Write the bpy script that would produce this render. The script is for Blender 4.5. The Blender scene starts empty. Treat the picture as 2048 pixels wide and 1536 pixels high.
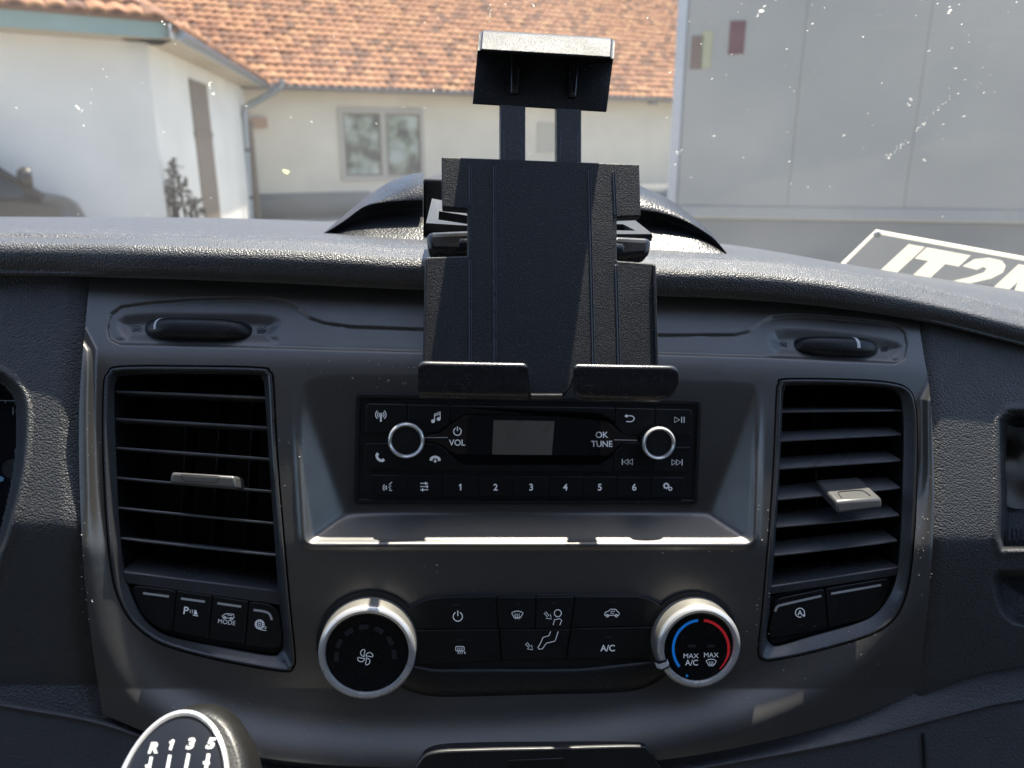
import bpy, bmesh, math, random
import numpy as np
from mathutils import Matrix, Vector

random.seed(7); rng = np.random.default_rng(7)
SC = bpy.context.scene
COL = SC.collection

# ------------------------------------------------------------------ camera
FPX = 1547.0                      # focal length in photo pixels (photo 2048 wide)
PITCH = math.radians(17.0)
CAM = np.array([0.0, 0.0, 1.72])
FWD = np.array([0, math.cos(PITCH), -math.sin(PITCH)])
UPV = np.array([0, math.sin(PITCH), math.cos(PITCH)])
RGT = np.array([1.0, 0, 0])
cam = bpy.data.cameras.new('camera'); camo = bpy.data.objects.new('camera', cam)
COL.objects.link(camo); SC.camera = camo
camo.location = CAM; camo.rotation_euler = (math.pi/2 - PITCH, 0, 0)
cam.sensor_width = 36; cam.lens = 36*FPX/2048
cam.clip_start = 0.02; cam.clip_end = 3000
cam.dof.use_dof = True; cam.dof.focus_distance = 0.44; cam.dof.aperture_fstop = cam.lens/2.7

def ray(u, v):
    u = np.asarray(u, float); v = np.asarray(v, float)
    return FWD + RGT*((u-1024)/FPX)[..., None] + UPV*((768-v)/FPX)[..., None]
def at(u, v, Y):
    d = ray(u, v); t = np.asarray(Y, float)/d[..., 1]
    return CAM + d*t[..., None]

class Frame:
    """a plane in the place: O origin, columns of R = x, y, z (z points at the viewer)"""
    def __init__(s, O, R): s.O = np.array(O, float); s.R = np.array(R, float)
    def px(s, u, v, z=0.0):
        d = ray(u, v); n = s.R[:, 2]
        z = np.asarray(z, float)
        t = (z - (CAM-s.O) @ n)/(d @ n)
        return (CAM + d*t[..., None] - s.O) @ s.R
    def loc(s, P): return (np.asarray(P)-s.O) @ s.R
    def wor(s, L): return np.asarray(L) @ s.R.T + s.O
    def mat(s):
        m = np.eye(4); m[:3, :3] = s.R; m[:3, 3] = s.O
        return Matrix(m.tolist())
def rot(axis, a):
    return np.array(Matrix.Rotation(a, 3, axis))
def frame_at(u, v, depth, tilt, yaw, roll):
    """x right, y up the surface, z to the viewer; tilt: leans back, yaw: right side farther, roll: clockwise"""
    O = CAM + ray(u, v)*depth
    t = math.radians(tilt)
    B = np.array([[1, 0, 0], [0, math.sin(t), -math.cos(t)], [0, math.cos(t), math.sin(t)]])
    return Frame(O, rot('Z', math.radians(yaw)) @ B @ rot('Z', -math.radians(roll)))

F = frame_at(1056, 900, 0.44, 24.0, 5.6, 2.75)       # fascia plane
H = frame_at(1085, 540, 0.385, 25.6, 5.0, 2.1)       # tablet holder plane
WORLD = Frame((0, 0, 0), np.eye(3))

# ------------------------------------------------------------------ light
SUN_L = np.array([0.13, 1.0, 0.075]); SUN_L /= np.linalg.norm(SUN_L)
SUN = F.R @ SUN_L
elev = math.asin(SUN[2]); azim = math.atan2(SUN[0], SUN[1])
w = bpy.data.worlds.new('World'); SC.world = w; w.use_nodes = True
nt = w.node_tree; bg = nt.nodes['Background']
sky = nt.nodes.new('ShaderNodeTexSky'); sky.sky_type = 'NISHITA'; sky.sun_disc = False
sky.sun_elevation = elev; sky.sun_rotation = azim
sky.air_density = 1.0; sky.dust_density = 1.4; sky.ozone_density = 1.6
nt.links.new(sky.outputs[0], bg.inputs[0]); bg.inputs[1].default_value = 0.12
sl = bpy.data.lights.new('sun', 'SUN'); slo = bpy.data.objects.new('sun', sl); COL.objects.link(slo)
sl.energy = 4.6; sl.angle = math.radians(0.53); sl.color = (1.0, 0.91, 0.78)
slo.rotation_euler = Vector(SUN).to_track_quat('Z', 'Y').to_euler(); slo.location = (0, 3, 8)
SC.view_settings.view_transform = 'Standard'; SC.view_settings.look = 'None'
SC.view_settings.gamma = 1; SC.view_settings.exposure = 1.3
SC.view_settings.use_curve_mapping = False
SC.render.engine = 'CYCLES'
SC.cycles.max_bounces = 10; SC.cycles.transparent_max_bounces = 16
SC.cycles.sample_clamp_indirect = 6

# ------------------------------------------------------------------ materials
MATS = {}
def mat(name, base, rough=0.5, metal=0.0, spec=0.5, grain=None, vary=0.12, dust=0.0, smudge=0.06, coat=0.0,
        nscale=40.0, emit=None):
    """grain=(cells per metre, strength, depth in m); dust = share of pale dust specks"""
    if name in MATS: return MATS[name]
    m = bpy.data.materials.new(name); m.use_nodes = True; t = m.node_tree; N = t.nodes; Lk = t.links.new
    b = N['Principled BSDF']
    b.inputs['Metallic'].default_value = metal; b.inputs['Specular IOR Level'].default_value = spec
    b.inputs['Coat Weight'].default_value = coat; b.inputs['Coat Roughness'].default_value = 0.05
    tc = N.new('ShaderNodeTexCoord')
    ns = N.new('ShaderNodeTexNoise'); ns.inputs['Scale'].default_value = nscale; ns.inputs['Detail'].default_value = 3
    Lk(tc.outputs['Object'], ns.inputs['Vector'])
    mx = N.new('ShaderNodeMix'); mx.data_type = 'RGBA'
    c = np.array(base[:3])
    mx.inputs['A'].default_value = (*np.clip(c*(1-vary), 0, 1), 1); mx.inputs['B'].default_value = (*np.clip(c*(1+vary), 0, 1), 1)
    Lk(ns.outputs['Fac'], mx.inputs['Factor'])
    out = mx.outputs['Result']
    if dust > 0:
        n2 = N.new('ShaderNodeTexNoise'); n2.inputs['Scale'].default_value = 1300; n2.inputs['Detail'].default_value = 1
        Lk(tc.outputs['Object'], n2.inputs['Vector'])
        rp = N.new('ShaderNodeMapRange'); rp.inputs['From Min'].default_value = 0.66; rp.inputs['From Max'].default_value = 0.76
        rp.inputs['To Min'].default_value = 0; rp.inputs['To Max'].default_value = dust
        Lk(n2.outputs['Fac'], rp.inputs['Value'])
        m2 = N.new('ShaderNodeMix'); m2.data_type = 'RGBA'; m2.inputs['B'].default_value = (0.42, 0.4, 0.36, 1)
        Lk(out, m2.inputs['A']); Lk(rp.outputs[0], m2.inputs['Factor']); out = m2.outputs['Result']
    Lk(out, b.inputs['Base Color'])
    n3 = N.new('ShaderNodeTexNoise'); n3.inputs['Scale'].default_value = nscale*1.7; n3.inputs['Detail'].default_value = 2
    Lk(tc.outputs['Object'], n3.inputs['Vector'])
    mr = N.new('ShaderNodeMapRange'); mr.inputs['From Min'].default_value = 0.3; mr.inputs['From Max'].default_value = 0.7
    mr.inputs['To Min'].default_value = max(rough-smudge, 0.02); mr.inputs['To Max'].default_value = min(rough+smudge, 1)
    Lk(n3.outputs['Fac'], mr.inputs['Value']); Lk(mr.outputs[0], b.inputs['Roughness'])
    if grain:
        vo = N.new('ShaderNodeTexVoronoi'); vo.feature = 'F1'; vo.inputs['Scale'].default_value = grain[0]
        nd = N.new('ShaderNodeTexNoise'); nd.inputs['Scale'].default_value = grain[0]*0.5
        Lk(tc.outputs['Object'], nd.inputs['Vector'])
        ad = N.new('ShaderNodeVectorMath'); ad.operation = 'MULTIPLY_ADD'
        ad.inputs[1].default_value = (0.6/grain[0],)*3
        Lk(nd.outputs['Color'], ad.inputs[0]); Lk(tc.outputs['Object'], ad.inputs[2])
        Lk(ad.outputs[0], vo.inputs['Vector'])
        bp = N.new('ShaderNodeBump'); bp.inputs['Strength'].default_value = grain[1]; bp.inputs['Distance'].default_value = grain[2]
        bp.invert = True
        Lk(vo.outputs['Distance'], bp.inputs['Height']); Lk(bp.outputs[0], b.inputs['Normal'])
    if emit:
        b.inputs['Emission Color'].default_value = (*emit[:3], 1); b.inputs['Emission Strength'].default_value = emit[3]
    MATS[name] = m
    return m

M_PAD = mat('pad grained vinyl', (0.052, 0.052, 0.054), 0.42, spec=0.6, grain=(1000, 0.9, 0.00045), dust=0.45)
def sheen(m, w, r):
    b = m.node_tree.nodes['Principled BSDF']; b.inputs['Sheen Weight'].default_value = w; b.inputs['Sheen Roughness'].default_value = r; b.inputs['Sheen Tint'].default_value = (0.95, 0.95, 1.0, 1)
sheen(M_PAD, 0.42, 0.35)
M_SIDE = mat('side panel grained plastic', (0.050, 0.051, 0.053), 0.43, spec=0.55, grain=(950, 0.85, 0.0005), dust=0.2)
M_FASCIA = mat('painted grey trim', (0.172, 0.167, 0.161), 0.39, metal=0.72, spec=0.5, smudge=0.025, grain=(2600, 0.10, 0.0001), dust=0.25, vary=0.06)
M_SATIN = mat('satin black plastic', (0.016, 0.017, 0.019), 0.38, grain=(2200, 0.15, 0.0001), dust=0.25)
M_VENT = mat('vent grey plastic', (0.075, 0.078, 0.084), 0.32, metal=0.3, grain=(2400, 0.12, 0.0001), dust=0.3)
M_SLAT = mat('slat plastic', (0.15, 0.155, 0.165), 0.32, metal=0.3, dust=0.15)
M_BLACK = mat('matt black plastic', (0.010, 0.010, 0.011), 0.55)
M_BTN = mat('button black plastic', (0.011, 0.012, 0.013), 0.40, spec=0.4, dust=0.15)
M_RBTN = mat('radio button plastic', (0.012, 0.013, 0.015), 0.42, spec=0.4, dust=0.05)
M_GLOSS = mat('gloss black plastic', (0.006, 0.006, 0.007), 0.10, spec=0.5, dust=0.1, smudge=0.04)
M_LCD = mat('display glass', (0.010, 0.010, 0.012), 0.08, spec=0.5, smudge=0.03)
M_WING = mat('display surround smoked', (0.030, 0.022, 0.021), 0.2)
M_CHROME = mat('satin chrome', (0.85, 0.84, 0.82), 0.16, metal=0.45, vary=0.04)
M_BRUSH = mat('brushed silver', (0.72, 0.71, 0.69), 0.28, metal=0.5, vary=0.05)
M_KNOBSIDE = mat('knob side champagne', (0.40, 0.38, 0.34), 0.38, metal=0.6, dust=0.3)
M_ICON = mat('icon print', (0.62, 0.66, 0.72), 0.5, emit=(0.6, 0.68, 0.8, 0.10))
M_ICONW = mat('white print', (0.8, 0.8, 0.8), 0.5)
M_BAR = mat('indicator bar', (0.6, 0.6, 0.6), 0.4)
M_FAINT = mat('faint indicator', (0.035, 0.036, 0.04), 0.3)
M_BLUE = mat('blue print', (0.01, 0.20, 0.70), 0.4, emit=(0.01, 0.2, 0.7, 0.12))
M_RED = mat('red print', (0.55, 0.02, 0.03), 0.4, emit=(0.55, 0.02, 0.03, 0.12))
M_HOLD = mat('holder textured plastic', (0.013, 0.015, 0.019), 0.46, spec=0.42, grain=(1700, 0.7, 0.00025), dust=0.3)
M_HOLDS = mat('holder smooth plastic', (0.016, 0.017, 0.021), 0.28, spec=0.7, grain=(2200, 0.3, 0.0001), dust=0.3)
M_RIB = mat('holder rib highlight', (0.06, 0.07, 0.09), 0.3)  # paler blue colour stands in for highlights along the ribs
M_DOCK = mat('dock grained plastic', (0.022, 0.023, 0.026), 0.34, spec=0.5, grain=(620, 0.6, 0.0004), dust=0.3)
M_INK = mat('dark pictogram', (0.012, 0.012, 0.012), 0.6)
M_DUST_GLINT = mat('dust and glint specks', (0.75, 0.73, 0.68), 0.7)  # dust on the fascia, imitated sun glints on the deck
M_KNEE = mat('lower trim plastic', (0.060, 0.060, 0.063), 0.48, grain=(700, 0.5, 0.0004), dust=0.1)
M_LEATHER = mat('gear knob leather', (0.013, 0.0125, 0.011), 0.42, grain=(900, 0.3, 0.0003))

# ------------------------------------------------------------------ mesh helpers
def link(o, parent=None):
    COL.objects.link(o)
    if parent is not None: o.parent = parent
    return o
def obj(name, verts, faces, m, parent=None, smooth=True, angle=35, fix=True):
    me = bpy.data.meshes.new(name)
    me.from_pydata([tuple(map(float, p)) for p in verts], [], [tuple(map(int, f)) for f in faces])
    if fix:
        bm = bmesh.new(); bm.from_mesh(me); bmesh.ops.recalc_face_normals(bm, faces=bm.faces[:]); bm.to_mesh(me); bm.free()
    if smooth:
        me.shade_smooth(); me.set_sharp_from_angle(angle=math.radians(angle))
    me.materials.append(m)
    return link(bpy.data.objects.new(name, me), parent)
FRAMES = {}
def thing(name, label, cat, fr=None, group=None, loc=None):
    o = bpy.data.objects.new(name, None); COL.objects.link(o); o.empty_display_size = 0.02
    if fr is not None: o.matrix_world = fr.mat(); FRAMES[o.name] = fr
    if loc is not None: o.location = loc
    o['label'] = label; o['category'] = cat
    if group: o['group'] = group
    return o
def refr(L, fr, parent):
    """local points of frame fr -> local points of the thing the part hangs under"""
    p = parent
    while p is not None and p.parent is not None: p = p.parent
    pf = FRAMES.get(p.name) if p is not None else None
    return L if pf is None or pf is fr else pf.loc(fr.wor(L))
def tag(o, label=None, cat=None, group=None, kind=None):
    if label: o['label'] = label
    if cat: o['category'] = cat
    if group: o['group'] = group
    if kind: o['kind'] = kind
    return o
def ss(a, b, x):
    t = np.clip((np.asarray(x, float)-a)/(b-a), 0, 1); return t*t*(3-2*t)
def softplus(x, k): return k*np.log1p(np.exp(np.clip(np.asarray(x)/k, -40, 40)))
def smax(a, b, k): return 0.5*(a+b+np.sqrt((a-b)**2+k*k))
def sdist(U, V, pts):
    """signed distance to a closed polygon (negative inside)"""
    U = np.asarray(U, float); V = np.asarray(V, float)
    P = np.asarray(pts, float); Q = np.roll(P, -1, 0)
    d = np.full(U.shape, 1e18); ins = np.zeros(U.shape, bool)
    for (x1, y1), (x2, y2) in zip(P, Q):
        ex, ey = x2-x1, y2-y1; wx, wy = U-x1, V-y1
        h = np.clip((wx*ex+wy*ey)/(ex*ex+ey*ey+1e-12), 0, 1)
        d = np.minimum(d, (wx-ex*h)**2+(wy-ey*h)**2)
        c = ((y1 > V) != (y2 > V)) & (U < (x2-x1)*(V-y1)/(y2-y1+1e-12)+x1)
        ins ^= c
    return np.where(ins, -1, 1)*np.sqrt(d)
def catmull(P, k=8, closed=True):
    P = np.asarray(P, float); n = len(P); out = []
    for i in range(n if closed else n-1):
        if closed: a, b, c, d = P[(i-1) % n], P[i], P[(i+1) % n], P[(i+2) % n]
        else: a, b, c, d = P[max(i-1, 0)], P[i], P[i+1], P[min(i+2, n-1)]
        for j in range(k):
            t = j/k
            out.append(0.5*((2*b)+(-a+c)*t+(2*a-5*b+4*c-d)*t*t+(-a+3*b-3*c+d)*t**3))
    if not closed: out.append(P[-1])
    return np.array(out)
def rpoly(pts, r=4, k=4):
    """polygon with rounded corners (px)"""
    P = np.asarray(pts, float); n = len(P); out = []
    for i in range(n):
        p, a, b = P[i], P[i-1], P[(i+1) % n]
        da, db = a-p, b-p; la, lb = np.linalg.norm(da), np.linalg.norm(db)
        rr = min(r if np.isscalar(r) else r[i], la*0.45, lb*0.45)
        s, e = p+da/la*rr, p+db/lb*rr
        for j in range(k+1):
            t = j/k; out.append((1-t)**2*s+2*t*(1-t)*p+t*t*e)
    return np.array(out)
def area2(P): x, y = P[:, 0], P[:, 1]; return float(np.sum(x*np.roll(y, -1)-np.roll(x, -1)*y))
def inset(P, d):
    """offset a closed 2d loop inwards by d"""
    P = np.asarray(P, float)
    if area2(P) < 0: s = -1
    else: s = 1
    e = np.roll(P, -1, 0)-P; e /= (np.linalg.norm(e, axis=1)[:, None]+1e-12)
    nrm = np.stack([-e[:, 1], e[:, 0]], 1)*s
    n0 = np.roll(nrm, 1, 0); m = n0+nrm; l = np.maximum((m*m).sum(1), 0.5)
    return P+m*(2*d/l)[:, None]
def loft(loops, closed=True, cap0=False, cap1=False):
    n = len(loops[0]); V = np.concatenate(loops); Fc = []
    for i in range(len(loops)-1):
        for j in range(n if closed else n-1):
            a, b = i*n+j, i*n+(j+1) % n
            Fc.append((a, b, b+n, a+n))
    if cap0: Fc.append(tuple(range(n-1, -1, -1)))
    if cap1: Fc.append(tuple(range((len(loops)-1)*n, len(loops)*n)))
    return V, Fc
def prism(fr, pts, z0, z1, name, m, parent, bev=0.0004, r=0, k=4, dish=0.0):
    P = rpoly(pts, r, k) if (np.any(np.asarray(r) > 0)) else np.asarray(pts, float)
    L = fr.px(P[:, 0], P[:, 1], np.full(len(P), z1))[:, :2]
    L3 = lambda A, z: np.column_stack([A, np.full(len(A), z)])
    I1, I2 = inset(L, bev*0.35), inset(L, bev)
    s = 1 if z1 > z0 else -1
    loops = [L3(L, z0), L3(L, z1-s*bev), L3(I1, z1-s*bev*0.35), L3(I2, z1)]
    if dish: loops += [L3(inset(L, bev*2.5), z1-dish)]
    V, Fc = loft(loops, True, False, True)
    o = obj(name, refr(V, fr, parent), Fc, m, parent)
    o.data.polygons[len(Fc)-1].use_smooth = False
    return o
def grid(fr, U, V, Z, name, m, parent, keep=None, skirt=0.0, angle=60, all_=False):
    a, b = U.shape
    L = fr.px(U.ravel(), V.ravel(), Z.ravel())
    idx = np.arange(a*b).reshape(a, b)
    q = np.stack([idx[:-1, :-1], idx[1:, :-1], idx[1:, 1:], idx[:-1, 1:]], -1).reshape(-1, 4)
    if keep is not None:
        kq = keep.ravel()[q].all(1) if all_ else keep.ravel()[q].any(1); q = q[kq]
    verts = L
    faces = [tuple(f) for f in q]
    if skirt:
        ring = list(idx[0, :])+list(idx[1:, -1])+list(idx[-1, -2::-1])+list(idx[-2:0:-1, 0])
        S = L[ring].copy(); S[:, 2] -= skirt; o = len(L); verts = np.vstack([L, S]); n = len(ring)
        faces += [(ring[i], ring[(i+1) % n], o+(i+1) % n, o+i) for i in range(n)]
    me = bpy.data.meshes.new(name); me.from_pydata(verts.tolist(), [], [tuple(map(int, f)) for f in faces])
    bm = bmesh.new(); bm.from_mesh(me)
    bmesh.ops.delete(bm, geom=[x for x in bm.verts if not x.link_faces], context='VERTS')
    bm.to_mesh(me); bm.free()
    me.shade_smooth(); me.set_sharp_from_angle(angle=math.radians(angle)); me.materials.append(m)
    return link(bpy.data.objects.new(name, me), parent)
def lathe(name, prof, m, parent, c=(0, 0, 0), n=72, axis='z', sx=1.0, sy=1.0):
    a = np.linspace(0, 2*np.pi, n, endpoint=False); loops = []
    for r, z in prof:
        p = np.stack([r*np.cos(a)*sx, r*np.sin(a)*sy, np.full(n, z)], 1)
        if axis == 'y': p = p[:, [0, 2, 1]]
        if axis == 'x': p = p[:, [2, 0, 1]]
        loops.append(p+np.array(c))
    V, Fc = loft(loops, True, prof[0][0] > 1e-6, prof[-1][0] > 1e-6)
    return obj(name, V, Fc, m, parent)
def boxv(lo, hi):
    x0, y0, z0 = lo; x1, y1, z1 = hi
    return [(x0, y0, z0), (x1, y0, z0), (x1, y1, z0), (x0, y1, z0), (x0, y0, z1), (x1, y0, z1), (x1, y1, z1), (x0, y1, z1)]
BOXF = [(0, 3, 2, 1), (4, 5, 6, 7), (0, 1, 5, 4), (1, 2, 6, 5), (2, 3, 7, 6), (3, 0, 4, 7)]
def hexa(name, V8, m, parent, bev=0.0, seg=2):
    """box given by 8 corners, rounded"""
    me = bpy.data.meshes.new(name); me.from_pydata([tuple(map(float, p)) for p in V8], [], BOXF)
    bm = bmesh.new(); bm.from_mesh(me); bmesh.ops.recalc_face_normals(bm, faces=bm.faces[:])
    if bev: bmesh.ops.bevel(bm, geom=bm.edges[:]+bm.verts[:], offset=bev, segments=seg, profile=0.5, affect='EDGES', clamp_overlap=True)
    bm.to_mesh(me); bm.free()
    me.shade_smooth(); me.set_sharp_from_angle(angle=math.radians(50)); me.materials.append(m)
    am = max(p.area for p in me.polygons)
    for p in me.polygons:
        if len(p.vertices) == 4 and p.area > am*0.12: p.use_smooth = False
    return link(bpy.data.objects.new(name, me), parent)
def box(name, lo, hi, m, parent, bev=0.0): return hexa(name, boxv(lo, hi), m, parent, bev)
def tube(name, pts, r, m, parent, n=10, cap=True):
    P = np.asarray(pts, float); T = np.gradient(P, axis=0); T /= np.linalg.norm(T, axis=1)[:, None]
    up = np.array([0, 0, 1.0]); loops = []
    a = np.linspace(0, 2*np.pi, n, endpoint=False)
    for i, (p, t) in enumerate(zip(P, T)):
        u_ = np.cross(t, up)
        if np.linalg.norm(u_) < 1e-3: u_ = np.cross(t, [1, 0, 0])
        u_ /= np.linalg.norm(u_); v_ = np.cross(t, u_); rr = r if np.isscalar(r) else r[i]
        loops.append(p+np.outer(np.cos(a)*rr, u_)+np.outer(np.sin(a)*rr, v_))
    V, Fc = loft(loops, True, cap, cap)
    return obj(name, V, Fc, m, parent)
def sweep_u(fr, prof, u0, u1, n, name, m, parent, slope=0.0, uref=None, ends=0, endfun=None):
    """closed section prof [(v px, z m)] swept along u"""
    uref = u0 if uref is None else uref
    pv = np.array([p[0] for p in prof], float); pz = np.array([p[1] for p in prof], float); loops = []
    for u in np.linspace(u0, u1, n):
        vv = pv+slope*(u-uref); zz = pz.copy()
        if endfun: vv, zz = endfun(u, vv, zz)
        loops.append(fr.px(np.full(len(pv), u), vv, zz))
    V, Fc = loft(loops, True, True, True)
    return obj(name, V, Fc, m, parent, angle=40)

# ---- flat print: strokes, fills and lettering, drawn in px on a plane
class Print:
    def __init__(s): s.V = []; s.F = []
    def poly(s, pts):
        o = len(s.V); s.V += [tuple(p) for p in pts]; s.F.append(tuple(range(o, o+len(pts)))); return s
    def line(s, pts, w, closed=False):
        P = np.asarray(pts, float); n = len(P)
        if closed: T = np.roll(P, -1, 0)-np.roll(P, 1, 0)
        else: T = np.gradient(P, axis=0) if n > 2 else np.array([P[1]-P[0]]*2)
        T = T/(np.linalg.norm(T, axis=1)[:, None]+1e-9); Nn = np.stack([-T[:, 1], T[:, 0]], 1)*w/2
        o = len(s.V); s.V += [tuple(p) for p in P+Nn]+[tuple(p) for p in P-Nn]
        for i in range(n if closed else n-1):
            j = (i+1) % n; s.F.append((o+i, o+j, o+n+j, o+n+i))
        return s
    def arc(s, c, r, w, a0=0, a1=360, n=28, ry=None):
        ry = ry or r; full = abs(a1-a0) >= 360
        a = np.radians(np.linspace(a0, a1, n, endpoint=not full))
        return s.line(np.stack([c[0]+r*np.cos(a), c[1]-ry*np.sin(a)], 1), w, full)
    def disc(s, c, r, n=16):
        a = np.linspace(0, 2*np.pi, n, endpoint=False)
        return s.poly(np.stack([c[0]+r*np.cos(a), c[1]-r*np.sin(a)], 1))
    def text(s, body, u, v, h, ang=0.0, ws=1.0, bold=0.0, shear=0.0):
        cu = bpy.data.curves.new('t', 'FONT'); cu.body = body; cu.size = 1; cu.offset = bold
        o = bpy.data.objects.new('t', cu); COL.objects.link(o)
        dg = bpy.context.evaluated_depsgraph_get(); me = bpy.data.meshes.new_from_object(o.evaluated_get(dg))
        V = np.array([x.co[:2] for x in me.vertices]); Fc = [tuple(p.vertices) for p in me.polygons]
        bpy.data.objects.remove(o); bpy.data.curves.remove(cu); bpy.data.meshes.remove(me)
        sc = h/0.70
        V[:, 0] -= (V[:, 0].min()+V[:, 0].max())/2; V[:, 1] -= 0.35 if h > 0 else 0
        V[:, 0] += shear*V[:, 1]; V[:, 0] *= ws; V *= sc
        c, sn = math.cos(ang), math.sin(ang)
        X = u+V[:, 0]*c-(-V[:, 1])*sn; Y = v+V[:, 0]*sn+(-V[:, 1])*c
        o0 = len(s.V); s.V += list(zip(X, Y)); s.F += [tuple(i+o0 for i in f) for f in Fc]
        return s
    def one(s, u, v, h, w, shear=0.0):
        t = np.array([(u+shear*h/2, v-h/2), (u-shear*h/2, v+h/2)]); s.line(t, w)
        return s.line([(u+shear*h/2+w*0.3, v-h/2+w*0.3), (u+shear*h*0.2-h*0.28, v-h*0.20)], w*0.8)
    def build(s, fr, z, name, m, parent):
        P = np.array(s.V, float); L = fr.px(P[:, 0], P[:, 1], np.full(len(P), z))
        return obj(name, refr(L, fr, parent), s.F, m, parent, smooth=False, fix=False)

def conv(u0, v0, s): return lambda pts: [(u0+x/s, v0+y/s) for x, y in pts]
c5 = conv(680, 760, 2.7676); c8 = conv(600, 1080, 2.56); c6 = conv(200, 1120, 4.876)
c1 = conv(1250, 1050, 2.566); cK = conv(1280, 1160, 6.146)
def itp(x, pts): return np.interp(x, [p[0] for p in pts], [p[1] for p in pts])
def citp(x, pts):
    """smooth interpolation through points"""
    P = catmull(pts, 12, closed=False); return np.interp(x, P[:, 0], P[:, 1])
LOWS = 0.22
PXM = 0.44/FPX                      # metres per photo pixel on the fascia

def low(v): return -LOWS*PXM*softplus(np.asarray(v, float)-1097, 7)       # below the radio the fascia stands more upright
CF_ = None
LF = Frame(F.wor(F.px(1056, 1097, 0.0)), F.R @ rot('X', math.atan(LOWS)))
# =============================================================== vents: outlines (photo px -> fascia plane)
VL_O = [(205, 775), (214, 745), (240, 731), (380, 730), (520, 733), (542, 742), (549, 765), (556, 900), (568, 1050), (581, 1200),
        (592, 1310), (588, 1335), (568, 1345), (450, 1325), (350, 1300), (300, 1278), (260, 1243), (236, 1200), (222, 1150), (211, 1050), (204, 900)]
VL_I = [(229, 790), (234, 762), (252, 751), (380, 748), (510, 750), (523, 757), (529, 780), (537, 900), (547, 1050), (558, 1200),
        (566, 1285), (560, 1303), (540, 1310), (440, 1293), (350, 1275), (312, 1258), (284, 1228), (262, 1182), (249, 1140), (239, 1050), (232, 900)]
VR_O = [(1551, 790), (1555, 768), (1570, 756), (1700, 757), (1780, 763), (1815, 775), (1830, 800), (1836, 860), (1834, 1000), (1828, 1100),
        (1818, 1175), (1800, 1225), (1770, 1257), (1720, 1280), (1620, 1308), (1550, 1322), (1527, 1322), (1514, 1303), (1522, 1230), (1534, 1090), (1545, 930)]
VR_I = [(1566, 800), (1570, 780), (1584, 771), (1700, 771), (1770, 776), (1793, 785), (1803, 810), (1806, 880), (1803, 1000), (1799, 1090),
        (1790, 1160), (1772, 1200), (1745, 1230), (1705, 1248), (1620, 1272), (1560, 1290), (1542, 1288), (1534, 1270), (1540, 1210), (1550, 1090), (1560, 930)]
VLo, VLi, VRo, VRi = [catmull(a, 7) for a in (VL_O, VL_I, VR_O, VR_I)]

# =============================================================== centre fascia
F_LEFT = [(180, 546), (172, 640), (163, 740), (158, 850), (160, 1000), (168, 1150), (185, 1300), (205, 1428)]
F_RIGHT = [(1841, 628), (1838, 645), (1846, 700), (1861, 800), (1868, 950), (1865, 1100), (1852, 1250), (1835, 1381)]
F_TOP = [(100, 542), (180, 546), (500, 554), (840, 568), (1330, 582), (1600, 597), (1841, 628), (1900, 636)]
F_BOT = [(100, 1390), (205, 1428), (300, 1467), (400, 1494), (600, 1525), (830, 1536), (1056, 1538), (1310, 1521), (1500, 1490), (1700, 1438), (1835, 1381), (1900, 1355)]
RA = math.atan(0.018/(260*PXM))
y770 = float(F.px(1056, 770)[1])
INSET_L = [(900, 662), (840, 660), (700, 655), (650, 648), (618, 637), (595, 618), (570, 606), (542, 599), (480, 598), (400, 600), (300, 607), (243, 615), (223, 630),
           (217, 655), (221, 677), (240, 687), (540, 694), (900, 704)]
INSET_R = [(1300, 672), (1470, 671), (1500, 664), (1522, 648), (1545, 636), (1580, 632), (1650, 635), (1750, 645), (1795, 653), (1809, 668), (1813, 690),
           (1808, 716), (1790, 725), (1600, 715), (1300, 706)]
POCK_L = [(250, 636), (400, 632), (548, 638), (542, 672), (530, 684), (262, 683), (250, 676)]
POCK_R = [(1550, 665), (1660, 667), (1792, 688), (1786, 716), (1770, 722), (1560, 712), (1548, 700)]
FACE = catmull([(186, 400), (184, 700), (182, 850), (186, 1000), (197, 1130), (225, 1240), (275, 1330), (350, 1398), (460, 1445), (600, 1470), (800, 1482), (1000, 1480), (1200, 1464),
        (1400, 1425), (1550, 1375), (1680, 1300), (1755, 1230), (1805, 1150), (1835, 1050), (1850, 950), (1850, 800), (1848, 400)], 4)

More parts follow.
